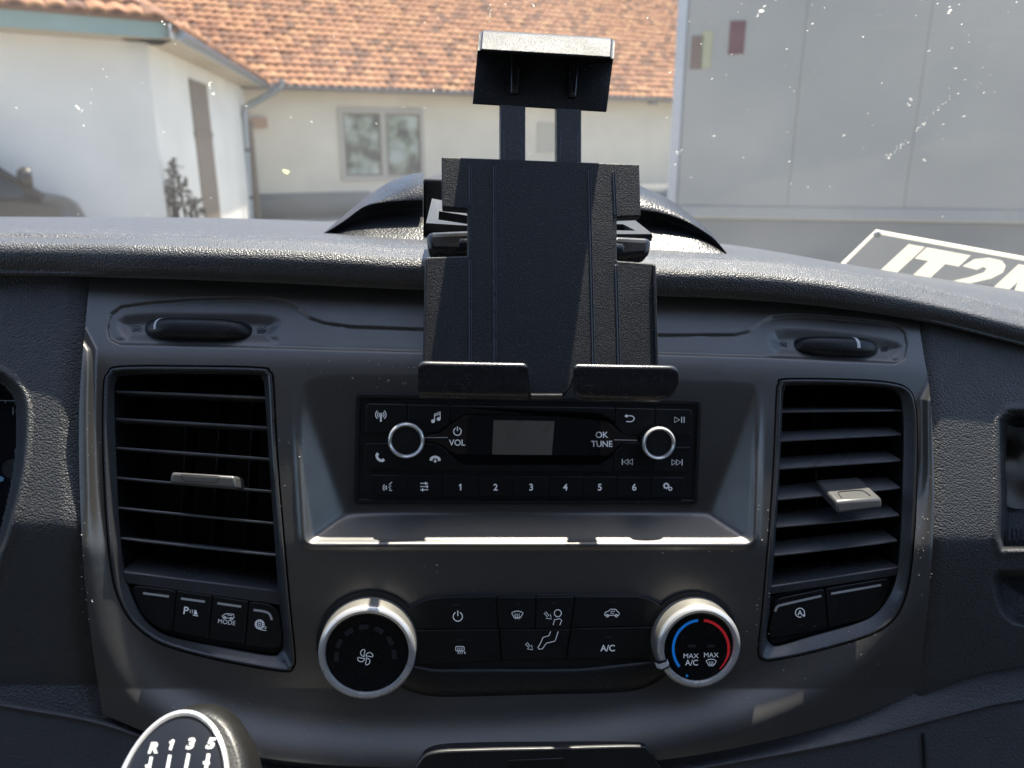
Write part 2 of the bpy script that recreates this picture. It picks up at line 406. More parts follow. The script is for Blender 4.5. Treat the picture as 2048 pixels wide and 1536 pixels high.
def fascia_z(U, V):
    y0 = F.px(U.ravel(), V.ravel(), 0.0)[:, 1].reshape(U.shape)
    crease = 712+0.0153*(U-160)
    z = -0.000085*softplus(crease-V, 10)
    z += low(V)
    # lower rim flares out to the viewer
    sd = sdist(U, V, FACE)
    wd = np.where(U < 1056, ss(950, 1320, V), ss(900, 1250, V))
    z += (0.0065+0.0030*wd)*ss(-1, 1, sd/(12+46*wd)) - 0.0005*softplus(sd-(14+44*wd), 6)*0.2
    # raised upper field above the long groove
    s1 = np.minimum(sdist(U, V, INSET_L), sdist(U, V, INSET_R))
    z -= 0.0013*ss(2.5, -2.5, s1)
    z -= 0.0006*np.exp(-((s1-0.5)/2.2)**2)
    p1 = np.minimum(sdist(U, V, catmull(POCK_L, 4)), sdist(U, V, catmull(POCK_R, 4)))
    z -= 0.0026*ss(9, -20, p1)
    # radio recess: floor sinks towards the bottom, ledge rises back to the lip
    floor = np.tan(RA)*(y0-y770)-0.0012
    uL = 592+(V-760)*(20/320); uR = 1515-(V-760)*(10/320)
    rec = smax(smax(floor, -(U-uL)*0.000235, 0.0050), -(uR-U)*0.000205, 0.0016)
    rec = smax(rec, -(1086-V)*0.00032, 0.0018)
    rec = -smax(-rec, np.zeros_like(rec), 0.0010)+0.0005
    box_ = sdist(U, V, [(575, 735), (1530, 755), (1520, 1100), (600, 1100)])
    z += np.where(box_ < 0, np.minimum(rec, 0), 0)
    # slight raised lip round the recess mouth
    lip = sdist(U, V, rpoly([(592, 752), (1515, 768), (1505, 1086), (612, 1086)], 18))
    z += 0.0016*np.exp(-((lip-5)/7.0)**2)*ss(770, 960, V)
    return z
def edge_grid(Lp, Rp, Tp, Bp, ns, ntt):
    s = np.linspace(0, 1, ns)[None, :]; t = np.linspace(0, 1, ntt)[:, None]
    lv = np.array(Lp, float); rv = np.array(Rp, float)
    ul = citp(lv[0, 1]+t*(lv[-1, 1]-lv[0, 1]), [(p[1], p[0]) for p in Lp])
    ur = citp(rv[0, 1]+t*(rv[-1, 1]-rv[0, 1]), [(p[1], p[0]) for p in Rp])
    U = ul+(ur-ul)*s
    vt = citp(U, Tp); vb = citp(U, Bp)
    return U, vt+(vb-vt)*t
fascia = thing('center_fascia', 'dark grey painted center fascia panel framing the radio, vents and climate controls', 'fascia', F)
U, V = edge_grid(F_LEFT, F_RIGHT, F_TOP, F_BOT, 600, 350)
Z = fascia_z(U, V)
for vo_ in (VLo, VRo):                      # snap the sheet's cells to the vent mouths so that their edges run clean
    d0 = sdist(U, V, vo_); gx_ = sdist(U+0.5, V, vo_)-d0; gy_ = sdist(U, V+0.5, vo_)-d0; gl_ = np.hypot(gx_, gy_)+1e-9
    sn = np.abs(d0) < 2.0
    U = np.where(sn, U-d0*gx_/gl_, U); V = np.where(sn, V-d0*gy_/gl_, V)
Z = fascia_z(U, V)
keep = (sdist(U, V, VLo) > -0.3) & (sdist(U, V, VRo) > -0.3)
grid(F, U, V, Z, 'panel', M_FASCIA, fascia, keep, skirt=0.012, all_=True)

# thumb-wheel dials in the two pockets
def dial(u0, u1, v0, v1, tilt, mark, slope):
    c = F.px((u0+u1)/2, (v0+v1)/2, -0.0105); a = F.px(u0, (v0+v1)/2, -0.0105); b = F.px(u1, (v0+v1)/2, -0.0105)
    rx = np.linalg.norm(b-a)/2; ry = (v1-v0)/2*PXM*1.12
    n1, n2 = 48, 20; V = []; Fc = []
    th = np.linspace(-np.pi, np.pi, n1, endpoint=False); ph = np.linspace(-np.pi/2, np.pi/2, n2)
    sp = lambda x, e: np.sign(x)*np.abs(x)**e
    def surf(t, p, k=1.0):
        return np.stack([c[0]+k*rx*sp(np.cos(p), 0.30)*sp(np.cos(t), 0.62),
                         c[1]+k*ry*sp(np.sin(p), 0.8)+tilt*rx*np.cos(t)*np.cos(p),
                         c[2]+k*0.0115*sp(np.cos(p), 0.45)*sp(np.sin(t), 1.0)], -1)
    T, P = np.meshgrid(th, ph); V = surf(T, P).reshape(-1, 3)
    V, Fc = loft([V[i*n1:(i+1)*n1] for i in range(n2)], True)
    d = obj('dial', V, Fc, M_SATIN, fascia, angle=80)
    x = mark
    t0 = np.arccos(np.clip(np.sign(x)*abs(x)**(1/0.62), -1, 1)); P2 = np.linspace(-0.15, 1.05, 9); w = 0.035
    lo = [np.stack([surf(np.array(t0-w), np.array(p), 1.012), surf(np.array(t0+w), np.array(p), 1.012)]) for p in P2]
    Vm, Fm = loft(lo, False); obj('dial_mark', Vm, Fm, M_ICONW, d, fix=False)
    g = np.linspace(-1.2, 1.2, 40)
    return d
dial(292, 508, 642, 682, -0.012, -0.72, 0)
dial(1583, 1752, 677, 716, -0.02, 0.36, 0)
def zf(u, v): return float(fascia_z(np.array([[float(u)]]), np.array([[float(v)]]))[0, 0])
for (u, v, s) in ((273, 659, 1.0), (1567, 689, 0.8)):
    p = Print(); a = 8*s
    p.line([(u-a, v-a*.75), (u+a, v-a*.7), (u+a, v+a*.8), (u-a, v+a*.7)], 1.6, True).line([(u-a*.7, v-a*.4), (u+a*.7, v+a*.5)], 1.4).line([(u+a*.7, v-a*.4), (u-a*.7, v+a*.5)], 1.4)
    p.build(F, zf(u, v)+0.0005, 'closed_symbol', M_INK, fascia)
for (u, v, s) in ((523, 661, 1.0), (1770, 698, 0.75)):
    p = Print()
    for i in (-1, 0, 1):
        xs = np.linspace(-9, 9, 9)*s
        p.line(np.stack([u+xs, v+i*4.5*s-xs*0.12+1.3*np.sin(xs/s*0.55)], 1), 1.7)
    p.build(F, zf(u, v)+0.0007, 'airflow_symbol', M_INK, fascia)

# dust lying on the fascia: far too many crumbs to count
def specks(fr, zfun, n, regions, name, parent, rmin=0.00008, rmax=0.0003):
    V, Fc = [], []
    for i in range(n):
        u0, v0, u1, v1 = regions[int(rng.integers(len(regions)))]
        u, v = rng.uniform(u0, u1), rng.uniform(v0, v1)
        r = rmin+(rmax-rmin)*rng.random()**3; c = fr.px(u, v, zfun(u, v)+r*0.3)
        a = rng.uniform(0, 6.28); el = 1+rng.random()**2*2.0; o = len(V)
        for k in range(5):
            t = a+k*1.2566; V.append(c+r*np.array([math.cos(t)*el, math.sin(t), 0]))
        V.append(c+np.array([0, 0, r*0.8]))
        Fc += [(o+k, o+(k+1) % 5, o+5) for k in range(5)]
    o = obj(name, V, Fc, M_DUST_GLINT, parent, smooth=False, fix=False); o['kind'] = 'stuff'; return o
specks(F, lambda u, v: zf(u, v), 320, [(160, 820, 200, 1260), (550, 800, 610, 1100), (1512, 1000, 1545, 1300), (1835, 950, 1866, 1250), (600, 1090, 1500, 1180), (250, 1330, 700, 1480),
      (1450, 1250, 1800, 1400), (600, 720, 840, 780)], 'dust', fascia)

# =============================================================== air vents
def vent(name, label, Vo, Vi, slat_px, vane_px, bar, side, tab):
    t = thing(name, label, 'air vent', F)
    lp = lambda k: Vo+(Vi-Vo)*k
    def L(k, z): P = lp(k); return F.px(P[:, 0], P[:, 1], z+low(P[:, 1]))
    o0 = L(0, 0.0)
    lw = low(Vo[:, 1])
    def off(A, d, z): B = inset(A[:, :2], d); return np.column_stack([B, z+lw])
    V, Fc = loft([off(o0, -0.0012, -0.0012), off(o0, 0.0002, -0.0018), off(o0, 0.0016, -0.0024), off(o0, 0.0016, -0.008)]); obj('gasket', V, Fc, M_BLACK, t)
    loops = [off(o0, 0.0012, -0.005), off(o0, 0.0011, 0.0004), off(o0, 0.0014, 0.0010), off(o0, 0.0022, 0.0012), off(o0, 0.0030, 0.0007),
             L(0.62, -0.0025), L(0.93, -0.0050), L(1.0, -0.0062), L(1.0, -0.010)]
    V, Fc = loft(loops); obj('frame', V, Fc, M_VENT, t, angle=28)
    back = L(1.0, -0.010); b2 = back.copy(); b2[:, 2] = -0.060
    V, Fc = loft([back+np.array([0, 0, 0.0002]), b2], True, False, True); obj('duct', V, Fc, M_BLACK, t)
    # horizontal slats
    for (ua, va, ub, vb, pitch) in slat_px:
        zf_, zb = -0.007, -0.023
        a = F.px(ua, va, zf_); b = F.px(ub, vb, zf_); th = 0.0007
        rise = math.tan(math.radians(pitch))*(zf_-zb)
        V8 = []
        n = 7; loops = []
        for k in range(n):
            s = k/(n-1); p = a+(b-a)*s
            q = p+np.array([0, rise, zb-zf_])
            e = 0.0012 if k in (0, n-1) else 0
            loops.append(np.array([p+[0, -th, -e], p+[0, -th*0.3, 0.0005-e], p+[0, th*0.3, 0.0005-e], p+[0, th, -e], q+[0, th*0.6, 0], q+[0, -th*0.6, 0]]))
        V, Fc = loft(loops, True, True, True); obj('slat', V, Fc, M_SLAT, t, angle=30)
        q = b+np.array([0, 0, -0.004]); sgn = 1
    for (u, v0, v1) in vane_px:
        a = F.px(u, v0, -0.030); b = F.px(u, v1, -0.030)
        box('vane', (a[0]-0.0006, b[1], -0.05), (a[0]+0.0006, a[1], -0.030), M_SATIN, t)
    # sill bar above the switches and the switch carrier
    (ua, va), (ub, vb), (uc, vc), (ud, vd) = bar
    prism(LF, bar, -0.03, -0.0045, 'sill', M_VENT, t, bev=0.0009)
    return t
left_slats = [(231, 783, 531, 795, -4), (231, 838, 534, 855, -4), (232, 896, 538, 918, -4), (233, 956, 543, 983, -4), (236, 1016, 547, 1047, -3), (240, 1077, 552, 1111, -2)]
vl = vent('air_vent', 'left air vent above four switches, its pale tab pushed level, beside the gear knob', VLo, VLi, left_slats,
          [(378, 750, 1150), (443, 750, 1160), (508, 750, 1170)], [(244, 1142), (560, 1182), (563, 1212), (252, 1168)], 'l', None)
right_slats = [(1565, 823, 1806, 821, 12), (1563, 881, 1804, 869, 20), (1560, 937, 1803, 921, 22), (1556, 999, 1802, 976, 24), (1553, 1054, 1800, 1031, 24), (1550, 1111, 1796, 1082, 20)]
vr = vent('air_vent', 'right air vent above two switches, its tilted slats showing bluish tops and a drooping tab', VRo, VRi, right_slats,
          [(1625, 775, 1150), (1690, 775, 1150), (1755, 775, 1140)], [(1541, 1172), (1798, 1133), (1795, 1152), (1541, 1190)], 'r', None)
# adjusting tabs that straddle a slat
def tab(parent, front, depth, rise, h):
    """front: 4 px corners of the front face at z; the body runs back into the vent"""
    z1 = 0.010
    P = F.px(np.array([p[0] for p in front]), np.array([p[1] for p in front]), np.full(4, z1))
    bk = P+np.array([0, rise, -depth])
    bk[:, 0] = bk[:, 0]*1.0
    V8 = [bk[3], bk[2], bk[1], bk[0], P[3], P[2], P[1], P[0]]
    return hexa('tab', V8, M_KNOBSIDE if False else M_TAB, parent, 0.0016, 3), P, bk
M_TAB = mat('tab grey plastic', (0.11, 0.11, 0.11), 0.34, metal=0.3, dust=0.15)
tb, P, bk = tab(vl, [(342, 944), (470, 952), (473, 979), (338, 968)], 0.020, -0.0008, 0)
inl = Print().line(rpoly([(360, 949), (440, 953), (432, 966), (368, 962)], 5), 1.6, True)
o = inl.build(F, 0.0102, 'inlay_line', M_INK, tb)
tb, P, bk = tab(vr, [(1672, 1003), (1764, 996), (1766, 1017), (1674, 1028)], 0.024, 0.0125, 0)
# line of the inlay on the top face of the drooping tab
top = lambda s, q: (P[0]*(1-s)+P[1]*s)*(1-q)+(bk[0]*(1-s)+bk[1]*s)*q+np.array([0, 0.0003, 0])
pts = [top(.18, .1), top(.2, .3), top(.28, .37), top(.68, .37), top(.78, .3), top(.8, .1)]
tube('inlay_line', catmull(pts, 4, False), 0.00025, M_INK, tb, 5)

# switches under the left vent
CARL = catmull([(262, 1172), (400, 1188), (545, 1207), (560, 1222), (566, 1285), (556, 1304), (530, 1306), (440, 1292), (350, 1273), (314, 1256), (287, 1226)], 5)
prism(LF, CARL, -0.03, -0.0072, 'switch_carrier', M_BLACK, vl, bev=0.0006)
def switch(parent, pts, r, z1, bars=None, m=M_BTN, name='switch'):
    b = prism(LF, pts, z1-0.006, z1, name, m, parent, bev=0.0006, r=r)
    for q in bars or []:
        Print().line(q, 4.6).build(LF, z1+0.00012, 'indicator_bar', M_BAR, b)
    return b
s1 = switch(vl, c6([(305, 290), (345, 250), (400, 258), (740, 300), (705, 695), (640, 690), (520, 640), (400, 520)]), 9, -0.0042, [c6([(420, 323), (672, 356)])])
s2 = switch(vl, c6([(748, 300), (1092, 350), (1056, 765), (712, 700)]), 3, -0.0042, [c6([(788, 375), (1023, 407)])])
s3 = switch(vl, c6([(1102, 352), (1445, 405), (1410, 832), (1066, 768)]), 3, -0.0042, [c6([(1145, 422), (1376, 455)])])
s4 = switch(vl, c6([(1455, 408), (1640, 432), (1740, 490), (1765, 600), (1780, 800), (1740, 850), (1650, 868), (1418, 835)]), 8, -0.0042,
            [catmull(c6([(1497, 487), (1590, 500), (1650, 525), (1676, 585)]), 5, False)])
zi = -0.0042+0.00012
ic = Print().text('P', *c6([(840, 492)])[0], 15.0, ang=0.14, bold=0.012)
for i in range(3): ic.arc(c6([(852+i*17, 500+i*3)])[0], 6.0+i*0.8, 1.0, -34, 34, 8)
ic.poly(c6([(935, 483), (952, 533), (912, 528)])).line(c6([(905, 538), (957, 546)]), 1.5); ic.build(LF, zi, 'parking_icon', M_ICON, s2)
ic = Print().text('MODE', *c6([(1236, 605)])[0], 8.8, ang=0.13, ws=1.0, bold=-0.004)
ic.line(c6([(1190, 545), (1215, 530), (1235, 522), (1305, 530), (1307, 560), (1300, 572), (1215, 562), (1192, 556)]), 1.3, True)
ic.arc(c6([(1216, 563)])[0], 2.6, 1.3, n=12).arc(c6([(1280, 572)])[0], 2.6, 1.3, n=12).line(c6([(1240, 535), (1290, 542)]), 1.2)
ic.build(LF, zi, 'drive_mode_icon', M_ICON, s3)
gc = c6([(1556, 628)])[0]
ic = Print().arc(gc, 9.0, 1.5).arc(gc, 6.2, 1.5).arc(gc, 2.6, 1.4, n=12)
for k in range(10):
    a = k*0.628; ic.line([(gc[0]+6.5*math.cos(a), gc[1]+6.5*math.sin(a)), (gc[0]+8.6*math.cos(a), gc[1]+8.6*math.sin(a))], 1.6)
ic.line(c6([(1560, 678), (1622, 688)]), 1.4).line(c6([(1605, 645), (1625, 660)]), 1.1).line(c6([(1600, 660), (1618, 672)]), 1.1); ic.build(LF, zi, 'traction_icon', M_ICON, s4)
# switches under the right vent
CARR = catmull([(1541, 1196), (1650, 1172), (1780, 1150), (1790, 1158), (1782, 1185), (1768, 1208), (1745, 1230), (1700, 1249), (1620, 1270), (1560, 1287), (1542, 1286), (1536, 1265)], 5)
prism(LF, CARR, -0.03, -0.0072, 'switch_carrier', M_BLACK, vr, bev=0.0006)
r1 = switch(vr, c1([(765, 405), (790, 378), (1025, 328), (1040, 530), (770, 582), (742, 575), (745, 520)]), 7, -0.0042, [catmull(c1([(771, 444), (782, 420), (815, 408), (1008, 364)]), 5, False)])
r2 = switch(vr, c1([(1032, 327), (1345, 275), (1362, 290), (1345, 360), (1310, 430), (1250, 480), (1048, 528)]), 7, -0.0042, [c1([(1058, 353), (1315, 308)])])
ac = c1([(898, 450)])[0]
ic = Print().arc(ac, 9.0, 1.7, -35, 290).text('A', ac[0], ac[1], 9.5, bold=0.02)
ic.poly([(ac[0]+11, ac[1]+3), (ac[0]+8.5, ac[1]+9), (ac[0]+3.5, ac[1]+5)]); ic.build(LF, zi, 'auto_stop_icon', M_ICON, r1)
Print().line(c1([(890, 515), (912, 513)]), 3).build(LF, zi, 'faint_lamp', M_FAINT, r1)

# =============================================================== radio
RO = F.wor(F.px(1056, 770, 0.0)); R = Frame(RO, F.R @ rot('X', RA))
radio = thing('car_radio', 'black car radio with two chrome ringed knobs and a hexagonal display', 'radio', R)
bez = [(711, 787), (1405, 801), (1396, 1010), (707, 1009)]
P = rpoly(bez, 10, 5); Lb = R.px(P[:, 0], P[:, 1], np.full(len(P), 0.0020))[:, :2]
L3 = lambda A, z: np.column_stack([A, np.full(len(A), z)])
V, Fc = loft([L3(Lb, -0.004), L3(Lb, 0.0012), L3(inset(Lb, 0.0003), 0.0018), L3(inset(Lb, 0.0009), 0.0020), L3(inset(Lb, 0.0024), 0.0018), L3(inset(Lb, 0.0030), 0.0006)], True, False, True)
obj('housing', V, Fc, M_SATIN, radio, angle=30)
ZB = 0.0026
def rbtn(pts, r=3, name='button', z=ZB, m=M_RBTN): return prism(R, c5(pts), 0.0, z, name, m, radio, bev=0.00045, r=r)
b_ant = rbtn([(142, 145), (160, 130), (371, 135), (371, 289), (140, 289)], [3, 4, 1, 1, 1])
b_mus = rbtn([(376, 136), (609, 142), (606, 238), (525, 289), (376, 289)], 2)
b_pho = rbtn([(138, 351), (364, 351), (361, 495), (150, 492), (137, 480)], 2)
b_han = rbtn([(368, 351), (530, 351), (600, 403), (595, 499), (366, 496)], 2)
rbtn([(613, 142), (1523, 154), (1521, 236), (1440, 186), (690, 183), (613, 236)], 2, 'upper_cover')
rbtn([(601, 407), (690, 466), (1430, 468), (1518, 414), (1509, 511), (599, 500)], 2, 'lower_cover')
b_bak = rbtn([(1528, 155), (1742, 160), (1742, 300), (1640, 306), (1575, 302), (1525, 250)], 2)
b_pla = rbtn([(1747, 160), (1935, 164), (1947, 178), (1945, 311), (1747, 303)], 2)
b_pre = rbtn([(1523, 400), (1575, 347), (1740, 347), (1728, 507), (1513, 505)], 2)
b_nex = rbtn([(1744, 371), (1941, 372), (1935, 505), (1925, 511), (1732, 508)], 2)
disp = prism(R, c5([(480, 305), (545, 300), (690, 196), (1440, 199), (1570, 305), (1650, 312), (1650, 350), (1570, 345), (1432, 456), (692, 452), (545, 345), (480, 340)]), 0.0, 0.0021, 'display', M_WING, radio, bev=0.0003, r=6)
scr = prism(R, c5([(705, 200), (1440, 203), (1436, 450), (703, 447)]), 0.0018, 0.00225, 'screen', M_LCD, disp, bev=0.0001, r=3)
REFLM = mat('screen reflection paint', (0.22, 0.185, 0.155), 0.3)  # brown tone painted in for a reflection on the dark screen
prism(R, c5([(850, 222), (1188, 228), (1172, 418), (842, 414)]), 0.0021, 0.0023, 'painted_reflection', REFLM, disp, bev=0.00005)
rowx = [172, 372, 568, 768, 963, 1156, 1345, 1535, 1722, 1905]
row = []
for i in range(9):
    a, b = rowx[i]+1.6, rowx[i+1]-1.6
    row.append(rbtn([(a, 524+0.008*a), (b, 524+0.008*b), (b-2, 643+0.004*b), (a-2, 643+0.004*a)], 1.5))
zr = ZB+0.00010
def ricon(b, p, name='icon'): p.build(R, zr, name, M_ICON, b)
for i, ch in enumerate('123456'):
    x = [668, 861, 1058, 1247, 1438, 1629][i]; q = c5([(x, 593)])[0]
    ricon(row[i+2], Print().one(q[0], q[1], 13, 2.6) if ch == '1' else Print().text(ch, q[0], q[1], 13, bold=0.018), 'number')
a = c5([(226, 192)])[0]; p = Print().line([(a[0], a[1]+1), (a[0], a[1]+14)], 3.6).arc(a, 2.6, 2.0, n=12)
for r_ in (6.5, 10.5): p.arc(a, r_, 1.7, -50, 50, 10).arc(a, r_, 1.7, 130, 230, 10)
ricon(b_ant, p)
n1, n2 = c5([(515, 228)])[0], c5([(546, 216)])[0]
p = Print().disc(n1, 3.8).disc(n2, 3.8).line([(n1[0]+3, n1[1]), (n1[0]+3, n1[1]-14), (n2[0]+3, n2[1]-14.5), (n2[0]+3, n2[1])], 1.9).line([(n1[0]+3, n1[1]-10.5), (n2[0]+3, n2[1]-11)], 1.6); ricon(b_mus, p)
hand = lambda c, s, a: [(c[0]+(x*math.cos(a)-y*math.sin(a))*s, c[1]+(x*math.sin(a)+y*math.cos(a))*s) for x, y in
        [(-10, 4), (-9, -1), (-5, -4), (0, -5), (5, -4), (9, -1), (10, 4), (5, 4.5), (4, 0.5), (0, -0.5), (-4, 0.5), (-5, 4.5)]]
ricon(b_pho, Print().poly(hand(c5([(218, 432)])[0], 1.15, -2.35)))
hc = c5([(527, 434)])[0]; ricon(b_han, Print().poly(hand(hc, 1.12, 0.03)).line([(hc[0], hc[1]+1), (hc[0], hc[1]+6)], 2).poly([(hc[0]-4, hc[1]+5), (hc[0]+4, hc[1]+5), (hc[0], hc[1]+9)]))
q = c5([(1604, 213)])[0]
ricon(b_bak, Print().line(catmull([(q[0]-6, q[1]-5), (q[0]+4, q[1]-5), (q[0]+9, q[1]), (q[0]+4, q[1]+6), (q[0]-7, q[1]+6)], 4, False), 1.9).poly([(q[0]-11, q[1]-5), (q[0]-5, q[1]-9), (q[0]-5, q[1]-1)]))
def tri(c, w, h, s): return [(c[0]-s*w, c[1]-h), (c[0]+s*w, c[1]), (c[0]-s*w, c[1]+h)]
q = c5([(1866, 220)])[0]; ricon(b_pla, Print().line(tri(q, 5, 5.5, 1), 1.5, True).line([(q[0]+9, q[1]-6), (q[0]+9, q[1]+6)], 1.5).line([(q[0]+14, q[1]-6), (q[0]+14, q[1]+6)], 1.5))
q = c5([(1590, 453)])[0]; ricon(b_pre, Print().line(tri((q[0]-3, q[1]), 4.5, 5.5, -1), 1.5, True).line(tri((q[0]+6, q[1]), 4.5, 5.5, -1), 1.5, True).line([(q[0]-10, q[1]-6), (q[0]-10, q[1]+6)], 1.5))
q = c5([(1866, 456)])[0]; ricon(b_nex, Print().line(tri((q[0]-6, q[1]), 4.5, 5.5, 1), 1.5, True).line(tri((q[0]+3, q[1]), 4.5, 5.5, 1), 1.5, True).line([(q[0]+10, q[1]-6), (q[0]+10, q[1]+6)], 1.5))
q = c5([(266, 590)])[0]
p = Print()
for r_ in (4.5, 8.0): p.arc((q[0]-2, q[1]+2), r_, 1.5, 130, 230, 8)
p.line([(q[0]+8, q[1]-9), (q[0]+2, q[1]-4), (q[0]+6, q[1]-1), (q[0]+1, q[1]+1), (q[0]+5, q[1]+4), (q[0]+2, q[1]+7), (q[0]+8, q[1]+8)], 1.6).line([(q[0]-3, q[1]-2), (q[0]-3, q[1]+6)], 1.6); ricon(row[0], p)
q = c5([(466, 590)])[0]; p = Print()
for i, dx in ((-1, 3), (0, 6), (1, -3)):
    p.line([(q[0]-8, q[1]+i*6.5), (q[0]+8, q[1]+i*6.5)], 1.7).line([(q[0]+dx, q[1]+i*6.5-3), (q[0]+dx, q[1]+i*6.5+3)], 2.4)
ricon(row[1], p)
q = c5([(1806, 586)])[0]; q2 = c5([(1828, 602)])[0]
p = Print().arc(q, 4.2, 2.4, n=16).arc(q2, 3.2, 1.9, n=14)
for k in range(8):
    a = k*0.785; p.line([(q[0]+5*math.cos(a), q[1]+5*math.sin(a)), (q[0]+6.8*math.cos(a), q[1]+6.8*math.sin(a))], 1.8)
ricon(row[8], p)
q = c5([(650, 285)])[0]
Print().arc(q, 7.6, 2.1, 118, 422).line([(q[0], q[1]-10), (q[0], q[1]-1)], 2.1).text('VOL', *c5([(648, 346)])[0], 12, ws=0.98, bold=0.014).build(R, 0.00225, 'lettering', M_ICON, disp)
Print().text('OK', *c5([(1450, 303)])[0], 12, bold=0.014).text('TUNE', *c5([(1449, 353)])[0], 12, ws=0.96, bold=0.014).build(R, 0.00225, 'lettering', M_ICON, disp)
Print().line(c5([(470, 319), (596, 318)]), 2.0).build(R, 0.00235, 'pointer_line', M_BAR, disp)
Print().line(c5([(1518, 331), (1645, 334)]), 2.0).build(R, 0.00235, 'pointer_line', M_BAR, disp)
def rknob(cx, cy, r):
    q = c5([(cx, cy)])[0]; zk = 0.0095; c = R.px(q[0], q[1], zk); s = PXM*r/2.7676*0.985
    k = lathe('knob', [(s*1.0, 0.001), (s*0.98, zk-0.004), (s*0.985, zk-0.0028), (s*0.82, zk-0.0026), (s*0.79, zk-0.0018), (s*0.5, zk-0.0015), (0, zk-0.0014)], M_SATIN, radio, (c[0], c[1], 0), 56)
    rr = [(s*0.985, zk-0.0034), (s*1.01, zk-0.0022), (s*1.0, zk-0.0010), (s*0.965, zk-0.0003), (s*0.91, zk), (s*0.85, zk-0.0004), (s*0.80, zk-0.0014), (s*0.795, zk-0.0024)]
    lathe('knob_ring', rr, M_CHROME, k, (c[0], c[1], 0), 72)
rknob(366, 338, 100); rknob(1769, 353, 95)

# =============================================================== climate panel
clim = thing('climate_panel', 'black climate control panel with two silver ringed rotary knobs below the radio', 'climate controls', LF)
bd = catmull(c8([(500, 400), (560, 335), (640, 300), (760, 285), (1100, 279), (1500, 279), (1740, 280), (1830, 305), (1910, 360), (1960, 480), (1900, 660), (1800, 745), (1650, 782), (1300, 793), (820, 806), (700, 806), (600, 790), (500, 740), (430, 600)]), 5)
prism(LF, bd, -0.004, 0.0012, 'backing', M_BLACK, clim, bev=0.0008)
def cb(pts, r=2, z=0.0030, m=M_BTN): return prism(LF, c8(pts), 0.0, z, 'button', m, clim, bev=0.0005, r=r)
k_pow = cb([(520, 372), (640, 305), (740, 293), (1005, 289), (1014, 454), (560, 457)], [2, 14, 10, 2, 2, 2])
k_rear = cb([(560, 462), (1017, 458), (1030, 620), (590, 632)])
k_scr = cb([(1011, 292), (1206, 293), (1204, 452), (1019, 453)], 2, 0.0034)
k_face = cb([(1211, 293), (1403, 291), (1385, 452), (1209, 452)], 2, 0.0034)
k_feet = cb([(1024, 459), (1383, 457), (1360, 606), (1040, 611)], 2, 0.0034)
k_rec = cb([(1408, 290), (1730, 288), (1800, 305), (1868, 350), (1805, 440), (1391, 448)], [2, 10, 12, 4, 2, 2])
k_ac = cb([(1389, 453), (1800, 446), (1800, 600), (1366, 611)])
# lower roll below the buttons
sweep = [(628, 0.0010), (640, 0.0024), (660, 0.0030), (690, 0.0030), (740, 0.0024), (790, 0.0014), (800, 0.0005)]
us = np.linspace(520, 1880, 30); loops = []
for x in us:
    sg = 30*ss(520, 700, x)-42*ss(1350, 1880, x)-22
    top = 648+sg; bot = itp(x, [(520, 745), (600, 788), (700, 803), (820, 803), (1300, 790), (1650, 779), (1800, 742), (1880, 690)])
    vv = top+(np.array([s_[0] for s_ in sweep])-628)/172*(bot-top); q = np.array(c8([(x, y) for y in vv]))
    loops.append(LF.px(q[:, 0], q[:, 1], np.array([s_[1] for s_ in sweep])))
V, Fc = loft(loops, False); obj('lower_roll', V, Fc, M_SATIN, clim, angle=60)
zc = 0.0031
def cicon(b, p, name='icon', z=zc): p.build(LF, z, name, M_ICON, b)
for b, x, y in ((k_pow, 800, 333), (k_rear, 818, 512), (k_rec, 1604, 318), (k_ac, 1580, 498)):
    Print().line(c8([(x-16, y), (x+16, y)]), 3.6).build(LF, zc, 'faint_lamp', M_FAINT, b)
for b, x, y in ((k_scr, 1110, 330), (k_face, 1300, 325)):
    Print().line(c8([(x-14, y), (x+14, y)]), 3.0).build(LF, 0.0035, 'faint_lamp', M_FAINT, b)
q = c8([(808, 392)])[0]; cicon(k_pow, Print().arc(q, 9.2, 1.9, 118, 422).line([(q[0], q[1]-12), (q[0], q[1]-1)], 1.9))
q = c8([(820, 558)])[0]
p = Print().line(rpoly([(q[0]-9, q[1]-5), (q[0]+8, q[1]-5), (q[0]+8, q[1]+4), (q[0]-9, q[1]+4)], 3), 1.4, True)
for i in (-4, 0, 4): p.line([(q[0]+i, q[1]-3), (q[0]+i-1, q[1]+2), (q[0]+i+1, q[1]+5), (q[0]+i-1, q[1]+10)], 1.3)
p.poly([(q[0]+9, q[1]+3), (q[0]+11, q[1]+10), (q[0]+8, q[1]+9)]); cicon(k_rear, p)
def screen_icon(p, q, s):
    a = np.radians(np.linspace(125, 55, 10))
    topc = [(q[0]+20*s*math.cos(t), q[1]+13*s-20*s*math.sin(t)) for t in a]
    p.line([*topc, (q[0]+6.5*s, q[1]+6*s), (q[0]-6.5*s, q[1]+6*s)], 1.5*s**0.5, True)
    for i in (-4, 0, 4): p.line([(q[0]+i*s, q[1]-2*s), (q[0]+(i-1)*s, q[1]+2*s), (q[0]+(i+1)*s, q[1]+5*s), (q[0]+(i-1)*s, q[1]+9*s)], 1.3*s**0.5)
    return p
cicon(k_scr, screen_icon(Print(), c8([(1113, 382)])[0], 1.0), z=0.0035)
def arrow(p, a, s):
    pts = [(-9, -5), (-5, -8), (1, 0), (4, -3), (6, 7), (-5, 5), (-2, 2)]
    p.line([(a[0]+x*s, a[1]+y*s) for x, y in pts], 1.3, True); return p
q = c8([(1320, 375)])[0]
p = arrow(Print(), c8([(1272, 388)])[0], 0.95).arc(q, 7.0, 1.6, n=20).line(c8([(1296, 436), (1303, 408), (1330, 403), (1340, 412), (1330, 436)]), 1.5); cicon(k_face, p, z=0.0035)
